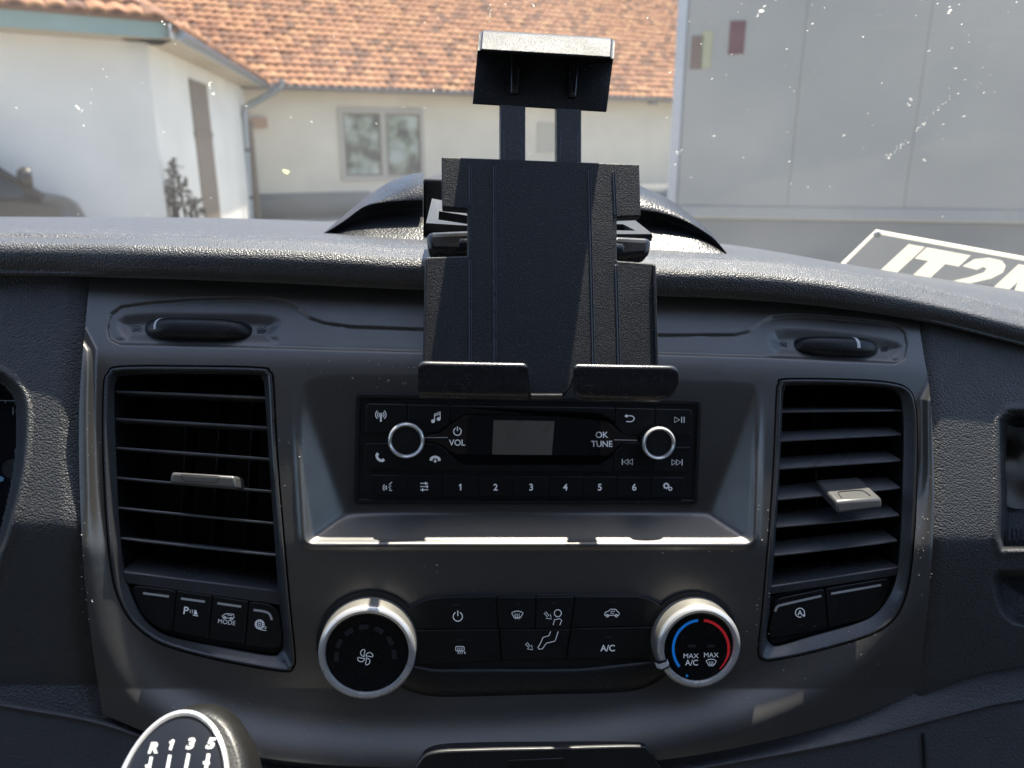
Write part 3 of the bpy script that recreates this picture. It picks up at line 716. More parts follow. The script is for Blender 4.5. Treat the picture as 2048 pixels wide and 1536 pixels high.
p = arrow(Print(), c8([(1176, 545)])[0], 0.95).line(c8([(1283, 468), (1275, 490), (1245, 498), (1228, 535), (1218, 550), (1222, 558), (1240, 558), (1262, 528), (1305, 518), (1312, 500), (1322, 468)]), 1.5); cicon(k_feet, p, z=0.0035)
q = c8([(1597, 375)])[0]
p = Print().line([(q[0]-15, q[1]+3), (q[0]-13, q[1]-2), (q[0]-7, q[1]-4), (q[0]-3, q[1]-8), (q[0]+7, q[1]-8), (q[0]+12, q[1]-3), (q[0]+15, q[1]), (q[0]+14, q[1]+4), (q[0]-14, q[1]+4)], 1.5, True)
p.arc((q[0]-9, q[1]+5), 2.6, 1.5, n=12).arc((q[0]+9, q[1]+5), 2.6, 1.5, n=12).line([(q[0]+6, q[1]-4), (q[0]-2, q[1]-4), (q[0]-2, q[1]), (q[0]+4, q[1])], 1.3); cicon(k_rec, p)
cicon(k_ac, Print().text('A/C', *c8([(1575, 553)])[0], 12.5, ws=0.98, bold=0.016), 'lettering')
def cknob(cf, r, ri, tall):
    zk = 0.017; c = LF.px(cf[0], cf[1], zk); s = r*PXM*(1-zk/0.44)*1.0; si = ri*PXM*(1-zk/0.44)
    k = lathe('knob', [(s*1.12, 0.0008), (s*1.12, 0.0022), (s*1.02, 0.0028), (s*1.0, 0.003)], M_BLACK, clim, (c[0], c[1], 0), 72)
    lathe('knob_side', [(s*1.015, 0.002), (s*1.0, zk-0.0045), (s*0.985, zk-0.0035)], M_KNOBSIDE, k, (c[0], c[1], 0), 96)
    e = s-si
    lathe('knob_ring', [(s*0.985, zk-0.0040), (s*1.0, zk-0.0030), (s*0.995, zk-0.0018), (s-e*0.25, zk-0.0006), (s-e*0.55, zk), (si+e*0.1, zk-0.0004), (si, zk-0.0015), (si*0.99, zk-0.004)], M_BRUSH, k, (c[0], c[1], 0), 96)
    d = lathe('dial_face', [(si*1.0, zk-0.004), (si*0.985, zk-0.0022), (si*0.93, zk-0.0026), (si*0.5, zk-0.0027), (0, zk-0.0027)], M_GLOSS, k, (c[0], c[1], 0), 72)
    return k, d, zk-0.0025
kL, dL, zl = cknob((733.6, 1308.5), 95, 81, 0)
q = c8([(334, 600)])[0]; p = Print()
for k in range(4):
    a = k*math.pi/2+0.5; loop = []
    for t in np.linspace(0, 2*math.pi, 18, endpoint=False):
        rr = 9.2+6.6*math.cos(t); tt = a+0.46*math.sin(t)+0.05*rr
        loop.append((q[0]+rr*math.cos(tt), q[1]+rr*math.sin(tt)))
    p.line(loop, 1.5, True)
p.build(LF, zl, 'fan_icon', M_ICON, dL)
for k, a in enumerate((182, 155, 124, 93, 62, 31, 3)):
    cc = (q[0]+58*math.cos(math.radians(a)), q[1]-2-58*math.sin(math.radians(a))); b = math.radians(a)
    ex = np.array([-math.sin(b), -math.cos(b)])*9; ey = np.array([math.cos(b), -math.sin(b)])*4.5; cc = np.array(cc)
    prism(LF, [cc-ex-ey, cc+ex-ey, cc+ex+ey, cc-ex+ey], zl-0.0005, zl+0.0002, 'segment', M_FAINT, dL, bev=0.0001)
kR, dR, zr2 = cknob((1400, 1296.5), 87, 72.5, 0)
q = cK([(750, 845)])[0]
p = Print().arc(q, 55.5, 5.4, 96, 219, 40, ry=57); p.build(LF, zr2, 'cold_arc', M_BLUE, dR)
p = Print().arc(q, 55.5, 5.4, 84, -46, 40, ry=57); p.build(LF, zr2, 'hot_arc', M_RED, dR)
Print().disc(cK([(578, 1177)])[0], 2.6).build(LF, zr2, 'cold_dot', M_BLUE, dR); Print().disc(cK([(920, 1163)])[0], 2.4).build(LF, zr2, 'hot_dot', M_RED, dR)
Print().text('MAX', *cK([(628, 932)])[0], 9.4, ws=1.08, bold=0.0).text('A/C', *cK([(634, 1015)])[0], 11.3, ws=0.98, bold=0.008).build(LF, zr2, 'lettering', M_ICON, dR)
screen_icon(Print().text('MAX', *cK([(877, 921)])[0], 9.4, ws=1.04, bold=0.0), cK([(876, 1012)])[0], 0.9).build(LF, zr2, 'lettering', M_ICON, dR)
for x, y in ((638, 815), (875, 815)):
    pts = cK([(x-46, y-14), (x+46, y-14), (x+46, y+16), (x-46, y+16)]); prism(LF, pts, zr2-0.0004, zr2+0.00012, 'segment', M_FAINT, dR, bev=0.0001)
c = LF.px(1400, 1296.5, 0.017); s = 87*PXM
a0 = math.radians(205); ring = []
for rr, zz in ((1.10, 0.0135), (1.03, 0.0172), (0.84, 0.0176), (0.80, 0.0150)):
    ring.append(np.array([[c[0]+s*0.96*rr*math.cos(a0+d), c[1]+s*0.96*rr*math.sin(a0+d), zz] for d in (-0.07, 0.07)]))
V, Fc = loft(ring, False); obj('pointer', V, Fc, M_ICONW, kR)
ring = []
for rr, zz in ((1.09, 0.0128), (1.02, 0.0168), (0.84, 0.0173), (0.81, 0.0150)):
    ring.append(np.array([[c[0]+s*0.96*rr*math.cos(a0+d), c[1]+s*0.96*rr*math.sin(a0+d), zz] for d in (-0.12, 0.12)]))
V, Fc = loft(ring, False); obj('pointer_base', V, Fc, M_BLACK, kR)

# storage lid under the fascia
lid = thing('storage_lid', 'black flip lid of the storage bay at the foot of the fascia', 'lid', LF)
prism(LF, catmull([(815, 1570), (838, 1524), (868, 1505), (960, 1500), (1100, 1497), (1270, 1493), (1298, 1500), (1318, 1530), (1340, 1570), (1340, 1640), (815, 1640)], 5), 0.0, 0.0185, 'lid_panel', M_SATIN, lid, bev=0.0009)
prism(LF, [(1015, 1521), (1128, 1516), (1134, 1600), (1012, 1600)], 0.014, 0.0192, 'latch', M_BTN, lid, bev=0.0006, r=5)

# =============================================================== dashboard body
dash = thing('dashboard', 'black grained van dashboard with a rolled top pad around the center fascia', 'dashboard', F)
US = np.linspace(-1050, 2700, 190)
far_v = [(-420, 433), (0, 435), (400, 437), (630, 444), (800, 451), (1056, 462), (1330, 478), (1450, 490), (1560, 506), (1690, 529), (1850, 555), (2048, 585), (2480, 655)]
roll_v = [(-420, 477), (0, 479), (400, 488), (630, 497), (800, 509), (1056, 519), (1330, 529), (1500, 537), (1600, 547), (1700, 562), (1850, 592), (2048, 640), (2480, 750)]
bot_v = [(-420, 545), (0, 548), (180, 551), (500, 561), (840, 577), (1330, 590), (1600, 606), (1840, 640), (2048, 690), (2480, 800)]
vf, vr_, vb = citp(US, far_v), citp(US, roll_v), citp(US, bot_v)
near = F.wor(F.px(US, vr_-15, -0.013))
Yf = itp(US, [(-420, .78), (800, .78), (1330, .74), (1700, .66), (2480, .58)])
farp = at(US, vf, Yf); farp2 = farp+np.array([0, 0.05, -0.012]); farp3 = farp+np.array([0, 0.22, -0.10])
mid = near*0.55+farp*0.45; mid[:, 2] += 0.0004
pk = np.where(np.abs(US-1010) < 880, 0.0, -0.0065)*1.0; pk = -0.0045*ss(700, 900, np.abs(US-1010))
n1_ = near*0.95+farp*0.05; n2_ = near*0.84+farp*0.16; f1_ = near*0.2+farp*0.8
dv = vb-vr_
rows = [farp3, farp2, farp, f1_, mid, n2_, n1_, near, F.wor(F.px(US, vr_-5, -0.0035+pk)), F.wor(F.px(US, vr_+2, 0.0025+pk)), F.wor(F.px(US, vr_+8, 0.0065+pk)), F.wor(F.px(US, vr_+0.32*dv, 0.0085+pk)),
        F.wor(F.px(US, vr_+0.6*dv, 0.0075+pk)), F.wor(F.px(US, vr_+0.88*dv, 0.0045+pk)), F.wor(F.px(US, vb+1, -0.003)), F.wor(F.px(US, vb+5, -0.030))]
rows = np.array(rows); sm = np.array([catmull(rows[:, i], 5, False) for i in range(rows.shape[1])]).transpose(1, 0, 2)
V, Fc = loft([F.loc(r) for r in sm], False); obj('top_pad', V, Fc, M_PAD, dash, angle=80, fix=False)

def deck_glints(n):  # bright specks added to imitate sun glints on the pad grain
    V, Fc = [], []
    for i in range(n):
        u = rng.uniform(0, 2048); k = rng.random()**2.2; j = int(np.argmin(np.abs(US-u))); f = rng.random()
        j2 = min(j+1, len(US)-1); c = F.loc((near[j]*(1-f)+near[j2]*f)*(1-k)+(farp[j]*(1-f)+farp[j2]*f)*k); r = 0.00007+0.0002*rng.random()**3; o = len(V); a = rng.uniform(0, 6.28)
        e1 = np.array([math.cos(a), 0, math.sin(a)])*r*1.3; e2 = np.array([-math.sin(a), 0, math.cos(a)])*r; up = np.array([0, r*1.6, 0.0])
        V.extend([c+e1, c+e2, c-e1, c-e2, c+up]); Fc.extend([(o, o+1, o+4), (o+1, o+2, o+4), (o+2, o+3, o+4), (o+3, o, o+4)])
    d = obj('dust', V, Fc, M_DUST_GLINT, dash, smooth=False, fix=False); d['kind'] = 'stuff'
deck_glints(5200)
# driver side panel with the mouth of the instrument cluster
def lateral_z(V):
    return -0.010+0.0000370*np.clip(V-560, 0, None)-0.000118*softplus(V-1050, 8)
CLUS = catmull([(-640, 760), (-560, 715), (-420, 700), (-200, 705), (-60, 722), (0, 746), (28, 768), (46, 798), (50, 850), (43, 940), (25, 1030), (0, 1105), (-60, 1190), (-420, 1210), (-600, 1190), (-660, 1100), (-670, 900)], 5)
lu = [(p[0]+5, p[1]) for p in F_LEFT]
U, V = edge_grid([(-1050, 540), (-1050, 900), (-1050, 1310)], lu, [(-1060, 530), (-420, 530), (0, 538), (190, 542)], [(-1060, 1300), (-420, 1330), (0, 1404), (100, 1420), (215, 1446)], 400, 280)
sd = sdist(U, V, CLUS)
Z = lateral_z(V)-0.004*ss(-40, 20, U-(itp(V, [(p[1], p[0]) for p in F_LEFT])-6)) - 0.030*ss(3, -14, sd) + 0.0012*np.exp(-((sd-7)/6)**2)
grid(F, U, V, Z, 'driver_panel', M_SIDE, dash, keep=sd > -15, skirt=0.02)
# passenger side panel with the open pocket and tray
PK = catmull([(2000, 860), (2004, 838), (2022, 826), (2060, 822), (2480, 815), (2480, 1100), (2060, 1098), (2002, 1092), (2000, 1000)], 4)
TR = catmull([(1994, 1150), (2060, 1144), (2480, 1136), (2480, 1245), (2120, 1250), (2040, 1246), (2008, 1226), (1994, 1192)], 4)
ru = [(p[0]-6, p[1]) for p in F_RIGHT]
U, V = edge_grid(ru, [(2480, 780), (2480, 1000), (2480, 1250)], [(1820, 624), (1841, 628), (2048, 682), (2480, 790)], [(1820, 1400), (1841, 1392), (1900, 1368), (1950, 1350), (2048, 1332), (2480, 1262)], 220, 280)
s1, s2 = sdist(U, V, PK), sdist(U, V, TR)
edge = itp(V, [(p[1], p[0]) for p in F_RIGHT])
Z = lateral_z(V-30)-0.004*ss(-20, 40, edge+6-U) - 0.075*ss(2, -20, s1) - 0.020*ss(6, -16, s2) - 0.012*ss(0, -80, s2)*ss(1250, 1145, V) + 0.0010*np.exp(-((s1-7)/6)**2)
grid(F, U, V, Z, 'passenger_panel', M_SIDE, dash, skirt=0.02)
sweep_u(F, [(1093, -0.004), (1096, 0.0015), (1102, 0.003), (1120, 0.002), (1143, -0.002), (1144, -0.012), (1093, -0.012)], 2003, 2480, 12, 'pocket_lip', M_SATIN, dash, slope=-0.01)
# ribbed mat behind the lip
for k in range(16):
    a = F.px(2006+k*9, 1060, -0.05); b = F.px(2006+k*9, 1096, -0.012)
    hexa('mat_rib', [a+[-.0007, -.001, 0], a+[.0007, -.001, 0], b+[.0007, -.001, 0], b+[-.0007, -.001, 0], a+[-.0005, .0008, 0], a+[.0005, .0008, 0], b+[.0005, .0008, 0], b+[-.0005, .0008, 0]], M_SATIN, dash)
# knee trim sweeping under everything
ku = [-420, 0, 200, 400, 600, 830, 1056, 1310, 1500, 1700, 1835, 1950, 2048, 2480]
kr = [([1300, 1378, 1412, 1478, 1508, 1520, 1522, 1505, 1472, 1420, 1364, 1332, 1316, 1240], -0.008),
      ([1318, 1394, 1432, 1500, 1532, 1546, 1548, 1530, 1498, 1446, 1390, 1352, 1334, 1262], -0.004),
      ([1326, 1403, 1440, 1508, 1541, 1556, 1560, 1542, 1512, 1470, 1428, 1395, 1372, 1300], 0.010),
      ([1332, 1409, 1446, 1512, 1546, 1561, 1566, 1547, 1518, 1480, 1446, 1416, 1396, 1330], 0.016),
      ([1338, 1413, 1450, 1516, 1550, 1565, 1570, 1551, 1522, 1484, 1450, 1420, 1400, 1334], 0.0165),
      ([1340, 1416, 1453, 1519, 1553, 1568, 1573, 1554, 1525, 1487, 1453, 1423, 1403, 1337], 0.014),
      ([1350, 1430, 1466, 1535, 1570, 1590, 1590, 1570, 1540, 1500, 1468, 1440, 1418, 1350], 0.013),
      ([1480, 1530, 1560, 1600, 1640, 1650, 1650, 1640, 1620, 1580, 1550, 1530, 1510, 1450], 0.016), ([1800]*14, 0.03), ([2600]*14, 0.05)]
kx = np.linspace(-1050, 2700, 190)
rows = np.array([F.px(kx, citp(kx, list(zip(ku, vv))), z*0.28+low(np.minimum(citp(kx, list(zip(ku, vv))), 1530))) for vv, z in kr])
sm = np.array([catmull(rows[:, i], 4, False) for i in range(rows.shape[1])]).transpose(1, 0, 2)
V, Fc = loft(list(sm), False); knee = obj('knee_trim', V, Fc, M_KNEE, dash, angle=50, fix=False)
a = F.px(1846, 1466, 0.0040+float(low(1466))); b = F.px(1852, 1640, 0.0050+float(low(1530)))
hexa('seam', [a+[-.0006, 0, -.004], a+[.0006, 0, -.004], b+[.0006, 0, -.004], b+[-.0006, 0, -.004], a+[-.0006, 0, .0012], a+[.0006, 0, .0012], b+[.0006, 0, .0022], b+[-.0006, 0, .0022]], M_BLACK, knee)

# something pale stuffed into the passenger pocket
pp = thing('folded_cloth', 'crumpled pale grey cloth stuffed into the open passenger pocket', 'cloth', F)
gu, gv = np.meshgrid(np.linspace(2003, 2180, 46), np.linspace(848, 1012, 44))
n_ = lambda a, b, p: np.sin(gu*a+p)*np.cos(gv*b+p*1.7)
gz = -0.052+0.006*n_(.06, .03, 1)+0.005*n_(.025, .09, 2.2)-0.006*np.abs(np.sin((gu-2003)*.02+(gv-930)*.028))+0.012*np.sin((gv-848)/164*math.pi)-0.008
grid(F, gu, gv+6*np.sin(gu*.05), gz, 'cloth_sheet', mat('pale cloth', (0.30, 0.28, 0.25), 0.9, grain=(900, 0.3, 0.0003)), pp, skirt=0.004)

# =============================================================== instrument cluster (only its edge shows)
cl = thing('instrument_cluster', 'dark instrument cluster with speedometer scale at the left edge', 'gauge', F)
prism(F, [(-700, 690), (-60, 705), (70, 760), (75, 900), (40, 1080), (-60, 1215), (-700, 1230)], -0.050, -0.0330, 'lens', mat('cluster lens', (0.008, 0.010, 0.014), 0.12), cl, bev=0.001, r=10)
zq = -0.0328
Print().text('100', 38, 822, 15, ws=0.95).build(F, zq, 'number', mat('gauge print', (0.5, 0.55, 0.6), 0.6), cl)
Print().text('80', -80, 815, 15, ws=0.95).build(F, zq, 'number', MATS['gauge print'], cl)
p = Print().line([(-140, 806), (-60, 800), (0, 801), (40, 802)], 1.4)
for x in (-110, -80, -50, -20, 10, 42): p.line([(x, 801), (x+1, 801+(10 if x in (42, -80) else 5))], 1.5)
p.build(F, zq, 'scale', MATS['gauge print'], cl)
Print().poly([(-25, 962), (2, 952), (8, 956), (6, 962), (-20, 968)]).build(F, zq, 'needle', mat('needle blue', (0.2, 0.45, 0.6), 0.4), cl)
Print().disc((24, 938), 20, 28).build(F, zq-0.00005, 'hub', mat('gauge hub', (0.02, 0.021, 0.024), 0.4), cl)

# =============================================================== dock hump on the pad
dock = thing('dash_dock', 'arched black document dock rising from the dash top behind the tablet holder', 'dock', WORLD, loc=None)
def wing(name, st):
    """st: per station u, list of (v, Y)"""
    secs = [np.array([at(u, v, Y) for v, Y in sec]) for u, sec in st]
    A = np.array(secs)                                       # stations x profile x 3
    B = np.array([catmull(A[:, j], 5, False) for j in range(A.shape[1])])          # smooth along u
    Cc = np.array([catmull(B[:, i], 5, False) for i in range(B.shape[1])])
    V, Fc = loft(list(Cc), False)
    return obj(name, V, Fc, M_DOCK, dock, angle=50, fix=False)
y0 = 0.545
def sec(vb, vs, vd, vl_, vt, vtop, s):
    return [(vb+6, y0-0.002), (vb, y0), (vs, y0+0.020*s), (vd+2, y0+0.030*s), ((vd+vl_)/2, y0+0.040*s), (vl_+2, y0+0.028*s), (vl_-3, y0+0.024*s), (vt, y0+0.034*s), (vtop+3, y0+0.06*s), (vtop, y0+0.075*s), (vtop+8, y0+0.11*s), (vtop+40, y0+0.16*s)]
wing('wing', [(629, sec(479, 478.6, 478.4, 478.2, 478.1, 478, 0.06)), (655, sec(481, 476, 472, 465, 463, 459, .5)), (690, sec(482, 464, 455, 443, 438, 429, .7)), (730, sec(484, 456, 444, 415, 408, 396, .9)),
              (775, sec(485, 452, 437, 405, 388, 366, 1.0)), (815, sec(486, 450, 435, 402, 376, 351, 1.0)), (846, sec(487, 449, 434, 401, 370, 345, 1.0))])
wing('wing', [(1262, sec(504, 462, 452, 420, 392, 362, 1.0)), (1290, sec(505, 463, 453, 422, 398, 376, 1.0)), (1325, sec(506, 466, 456, 428, 408, 391, 1.0)), (1360, sec(507, 471, 462, 439, 424, 414, .9)),
              (1395, sec(508, 479, 472, 457, 448, 441, .7)), (1428, sec(508.6, 493, 489, 480, 476, 472, .5)), (1453, sec(509, 508.8, 508.7, 508.5, 508.4, 508.2, 0.06))])
# shaded body between the wings and the end faces of the wings
bw = [at(846, 357, .585), at(1264, 372, .585), at(1264, 505, .59), at(846, 488, .59)]
bb = [p+np.array([0, 0.10, 0.0]) for p in bw]
hexa('body', [bb[3], bb[2], bb[1], bb[0], bw[3], bw[2], bw[1], bw[0]], M_BLACK, dock, 0.002)

# =============================================================== tablet holder
hold = thing('tablet_holder', 'black plastic tablet holder with two lower lips and a raised top clamp', 'holder', H)
bp = [(883, 313), (1279, 328), (1282, 432), (1234, 434), (1234, 521), (1312, 527), (1318, 752), (1148, 752), (1143, 772), (1128, 793), (1118, 797), (1066, 797), (1057, 790), (1055, 752), (845, 745), (850, 514), (935, 512), (935, 418), (884, 414)]
prism(H, bp, -0.006, 0.0, 'back_plate', M_HOLD, hold, bev=0.0007, r=3, k=2)
def strip(u0, v0, u1, v1, w, z, name, m=M_HOLDS, z0=-0.0002):
    n = np.array([-(v1-v0), u1-u0], float); n /= np.linalg.norm(n); n *= w/2
    prism(H, [(u0+n[0], v0+n[1]), (u1+n[0], v1+n[1]), (u1-n[0], v1-n[1]), (u0-n[0], v0-n[1])], z0, z, name, m, hold, bev=0.0002)
for q in ((987, 333, 988, 735), (1177, 340, 1186, 740), (938, 330, 939, 411), (938, 520, 939, 735), (1226, 342, 1230, 430), (1231, 530, 1237, 740)):
    strip(*q, 2.4, 0.0006, 'rib', M_RIB)
    strip(q[0]+4.2, q[1], q[2]+4.2, q[3], 1.5, 0.0005, 'rib', M_RIB)
strip(853, 518, 849, 745, 5, 0.0018, 'edge_rim'); strip(1309, 530, 1315, 748, 5, 0.0018, 'edge_rim')
# lower lips
def lip(u0, u1, cut0, cut1):
    def endf(u, vv, zz):
        e = 0
        d0, d1 = u-u0, u1-u
        f = lambda d, r: r-math.sqrt(max(r*r-max(r-d, 0)**2, 0)) if d < r else 0
        dt = f(d0, cut0[0])+f(d1, cut1[0]); db = f(d0, cut0[1])+f(d1, cut1[1])
        mid_ = 765
        k = np.clip((mid_-vv)/38, 0, 1); k2 = np.clip((vv-mid_)/35, 0, 1)
        return vv+dt*k-db*k2, zz
    prof = [(752, -0.002), (772, 0.001), (792, 0.008), (800, 0.013), (798, 0.017), (788, 0.0195), (766, 0.0205), (744, 0.0218), (736, 0.0226), (731, 0.0226), (728, 0.0220), (726.5, 0.0211), (727, 0.0202), (730, 0.0194), (745, 0.0178), (770, 0.0172), (780, 0.0145), (776, 0.010), (755, 0.003)]
    s = np.concatenate([[0, 1.5, 4, 8, 13], np.linspace(18, (u1-u0)-18, 8), [(u1-u0)-13, (u1-u0)-8, (u1-u0)-4, (u1-u0)-1.5, (u1-u0)]])
    loops = []
    pv = np.array([p[0] for p in prof]); pz = np.array([p[1] for p in prof])
    for d in s:
        u = u0+d; vv, zz = endf(u, pv.copy(), pz)
        loops.append(H.px(np.full(len(pv), u), vv+0.018*(u-1095), zz))
    V, Fc = loft(loops, True, True, True); return obj('lower_lip', V, Fc, M_HOLDS, hold, angle=45)
lip(836, 1056, (14, 6), (10, 2)); lip(1146, 1357, (10, 24), (16, 46))
sweep_u(H, [(786, 0.0), (790, 0.0014), (795, 0.0014), (798, 0.0)], 1062, 1124, 6, 'tongue_bead', M_HOLDS, hold)
# posts, clamp
for a, b in ((1000, 1051), (1113, 1163)):
    prism(H, [(a, 195), (b, 198), (b, 340), (a, 340)], -0.011, -0.0035, 'post', M_HOLDS, hold, bev=0.0006)
    for x in (a+8, b-8): strip(x, 262, x, 338, 1.8, -0.0031, 'rib', M_RIB, z0=-0.0036)
sl_ = 0.0605
cp = [(60, 0.004), (64, 0.007), (92, 0.0165), (97, 0.0180), (101, 0.0175), (101, 0.0165), (99, 0.0155), (96, 0.002), (108, -0.0025), (150, -0.0035), (205, -0.0032), (209, -0.0038), (209, -0.0075), (204, -0.0080), (120, -0.0078), (75, -0.006)]
def clampend(u, vv, zz):
    d = min(u-958, 1228-u); e = 5*math.sqrt(max(1-min(d/7, 1)**2, 0)) if d < 7 else 0
    zz2 = zz.copy(); zz2 = np.where(zz > 0.003, zz-e*0.0002, zz)
    return vv+np.where(vv < 100, e*0.7, 0), zz2
pv = np.array([p[0] for p in cp], float); pz = np.array([p[1] for p in cp]); loops = []
for s in np.concatenate([np.linspace(0, .03, 5), np.linspace(.06, .94, 8), np.linspace(.97, 1, 5)]):
    t_ = np.clip((pv-60)/150, 0, 1)
    uL, uR = 959-14*t_-6*np.where(pz < 0.003, 0, 0), 1230-10*t_-10*np.clip((t_-.25)*1.5, 0, 1)+12*np.clip((t_-.55)*2, 0, 1)-10*np.clip((t_-.85)*6, 0, 1)
    u = uL+(uR-uL)*s; e = 4*math.sqrt(max(1-(min(s, 1-s)/.03)**2, 0)) if min(s, 1-s) < .03 else 0
    vv = pv+sl_*(u-959)+np.where(pv < 98, e, 0); loops.append(H.px(u, vv, pz-np.where(pz > .003, e*0.0002, 0)))
V, Fc = loft(loops, True, True, True); obj('top_clamp', V, Fc, M_HOLD, hold, angle=40)
for a, dv in ((1020, 0), (1137, 7)):
    prism(H, [(a+2, 100+dv), (a+22, 101+dv), (a+16, 186+dv), (a+1, 186+dv)], -0.004, -0.0012, 'brace', M_HOLDS, hold, bev=0.0008)
# swivel bracket peeping out on both sides: slotted arm and roller block
def frame4(pts, z): return H.px(np.array([p[0] for p in pts]), np.array([p[1] for p in pts]), np.full(len(pts), z))
for sgn, uo in ((-1, 0), (1, 0)):
    if sgn < 0:
        top = [(864, 397), (948, 412), (948, 452), (852, 446)]; slot = [(878, 421), (948, 424), (948, 440), (877, 437)]
        blk = [(852, 462), (948, 458), (948, 507), (856, 505)]
    else:
        top = [(1222, 433), (1262, 434), (1305, 468), (1222, 468)]; slot = [(1222, 441), (1247, 440), (1272, 458), (1222, 457)]
        blk = [(1222, 470), (1306, 474), (1300, 512), (1222, 520)]
    # arm: flat slotted plate lying back over the dock
    zs = [-0.070, -0.070, -0.028, -0.028] if sgn < 0 else [-0.070, -0.070, -0.028, -0.028]
    To = np.array([H.px(p[0], p[1], z) for p, z in zip(top, zs)])
    zi_ = [-0.050, -0.050, -0.036, -0.036]
    Ti = np.array([H.px(p[0], p[1], z) for p, z in zip(slot, zi_)])
    nrm = np.cross(To[1]-To[0], To[3]-To[0]); nrm /= np.linalg.norm(nrm)
    if nrm[1] < 0: nrm = -nrm
    # keep the slot in the plane of the plate
    Ti = Ti-np.outer((Ti-To[0]) @ nrm, nrm)
    V, Fc = loft([Ti-nrm*0.004, Ti, To, To-nrm*0.004, Ti-nrm*0.004]); obj('bracket_arm', V, Fc, M_HOLD, hold, angle=30)
    P1 = frame4(blk, -0.020); P0 = P1.copy(); P0[:, 2] = -0.034
    hexa('swivel_block', [P0[3], P0[2], P0[1], P0[0], P1[3], P1[2], P1[1], P1[0]], M_HOLDS, hold, 0.0035, 3)
    cc = P1.mean(0); lathe('pivot_pin', [(0.004, -0.004), (0.0046, -0.003), (0.0046, 0.012), (0.004, 0.013)], M_HOLDS, hold, (P1[1][0]-0.004 if sgn < 0 else P1[0][0]-0.006, cc[1]-0.0005, -0.024), 20, axis='x')

# =============================================================== gear knob
G = frame_at(344, 1548, 0.300, 60.0, -6.0, -16.0)
gk = thing('gear_knob', 'gear lever knob with a glossy shift pattern cap and chrome ring at the lower left', 'gear knob', G)
gm = lambda n: n*0.30/FPX
SY = 1.55; SXk = 1.0
rk = 0.0215
cen = (0.0, -0.010, 0)
lathe('ring', [(rk*1.03, -0.003), (rk*1.045, -0.0008), (rk*1.035, 0.0006), (rk*0.995, 0.0010), (rk*0.965, 0.0004), (rk*0.96, -0.001)], M_CHROME, gk, cen, 80, sy=SY)
cap = lathe('cap', [(rk*0.96, -0.001), (rk*0.93, 0.0004), (rk*0.8, 0.0011), (rk*0.5, 0.0020), (rk*0.25, 0.0024), (0, 0.0025)], mat('cap gloss', (0.012, 0.012, 0.013), 0.05, spec=0.6, smudge=0.02), gk, cen, 64, sy=SY)
lathe('grip', [(rk*0.5, -0.075), (rk*0.62, -0.06), (rk*0.8, -0.045), (rk*1.08, -0.03), (rk*1.28, -0.018), (rk*1.30, -0.011), (rk*1.22, -0.005), (rk*1.10, -0.0015), (rk*1.05, -0.001)], M_LEATHER, gk, (0.0035, -0.0125, 0), 64, sy=SY)
tube('lever', [(0.0, -0.01, -0.07), (0.0, -0.03, -0.2)], 0.008, M_CHROME, gk, 14)
p = Print()
for ch, u, v in (('R', 308, 1494), ('1', 343, 1489), ('3', 381, 1486), ('5', 420, 1484)):
    if ch == '1': p.one(u, v, 21, 5.6, 0.28)
    else: p.text(ch, u, v, 21, bold=0.045, shear=0.28, ws=1.05)
for x, y in ((302, 1513), (340, 1510), (377, 1507), (416, 1506)): p.line([(x, y), (x-6, y+36)], 6.5)
p.line([(290, 1532), (418, 1524)], 6.0)
for ch, u, v in (('2', 328, 1572), ('4', 366, 1568), ('6', 404, 1564)): p.text(ch, u, v, 21, bold=0.03, shear=0.28)
P2 = np.array(p.V); Lg = G.px(P2[:, 0], P2[:, 1], np.full(len(P2), 0.0022))
rr = np.sqrt((Lg[:, 0]/rk)**2+((Lg[:, 1]+0.010)/(rk*SY))**2)
Lg[:, 2] = np.interp(rr, [0, .25, .5, .8, .93], [0.0025, 0.0024, 0.0020, 0.0011, 0.0004])+0.00025
obj('shift_pattern', Lg, p.F, mat('shift print', (0.85, 0.85, 0.85), 0.4), cap, smooth=False, fix=False)

# =============================================================== windscreen with its dirt, sign stuck behind it
def film(name, c, clear):
    m = bpy.data.materials.new(name); m.use_nodes = True; t = m.node_tree; N = t.nodes; Lk = t.links.new; b = N['Principled BSDF']
    b.inputs['Base Color'].default_value = (*c, 1); b.inputs['Roughness'].default_value = 0.4
    nz = N.new('ShaderNodeTexNoise'); nz.inputs['Scale'].default_value = 60; mr = N.new('ShaderNodeMapRange'); mr.inputs['To Min'].default_value = 0.3; mr.inputs['To Max'].default_value = 0.5
    Lk(nz.outputs['Fac'], mr.inputs['Value']); Lk(mr.outputs[0], b.inputs['Roughness'])
    tl = N.new('ShaderNodeBsdfTranslucent'); tl.inputs[0].default_value = (*c, 1)
    m1 = N.new('ShaderNodeMixShader'); m1.inputs[0].default_value = 0.75; Lk(b.outputs[0], m1.inputs[1]); Lk(tl.outputs[0], m1.inputs[2])
    tr = N.new('ShaderNodeBsdfTransparent'); m2 = N.new('ShaderNodeMixShader'); m2.inputs[0].default_value = clear; Lk(m1.outputs[0], m2.inputs[1]); Lk(tr.outputs[0], m2.inputs[2])
    Lk(m2.outputs[0], N['Material Output'].inputs[0]); return m
WS = 38.0
wsO = at(1024, 455, 0.90); sW = math.radians(WS)
WF = Frame(wsO, np.array([[1, 0, 0], [0, -math.cos(sW), -math.sin(sW)], [0, math.sin(sW), -math.cos(sW)]]))   # y runs up the glass, back over the cabin; z points into the cabin
gm_ = bpy.data.materials.new('windscreen glass'); gm_.use_nodes = True; t = gm_.node_tree; N = t.nodes; Lk = t.links.new
N.remove(N['Principled BSDF']); outn = N['Material Output']
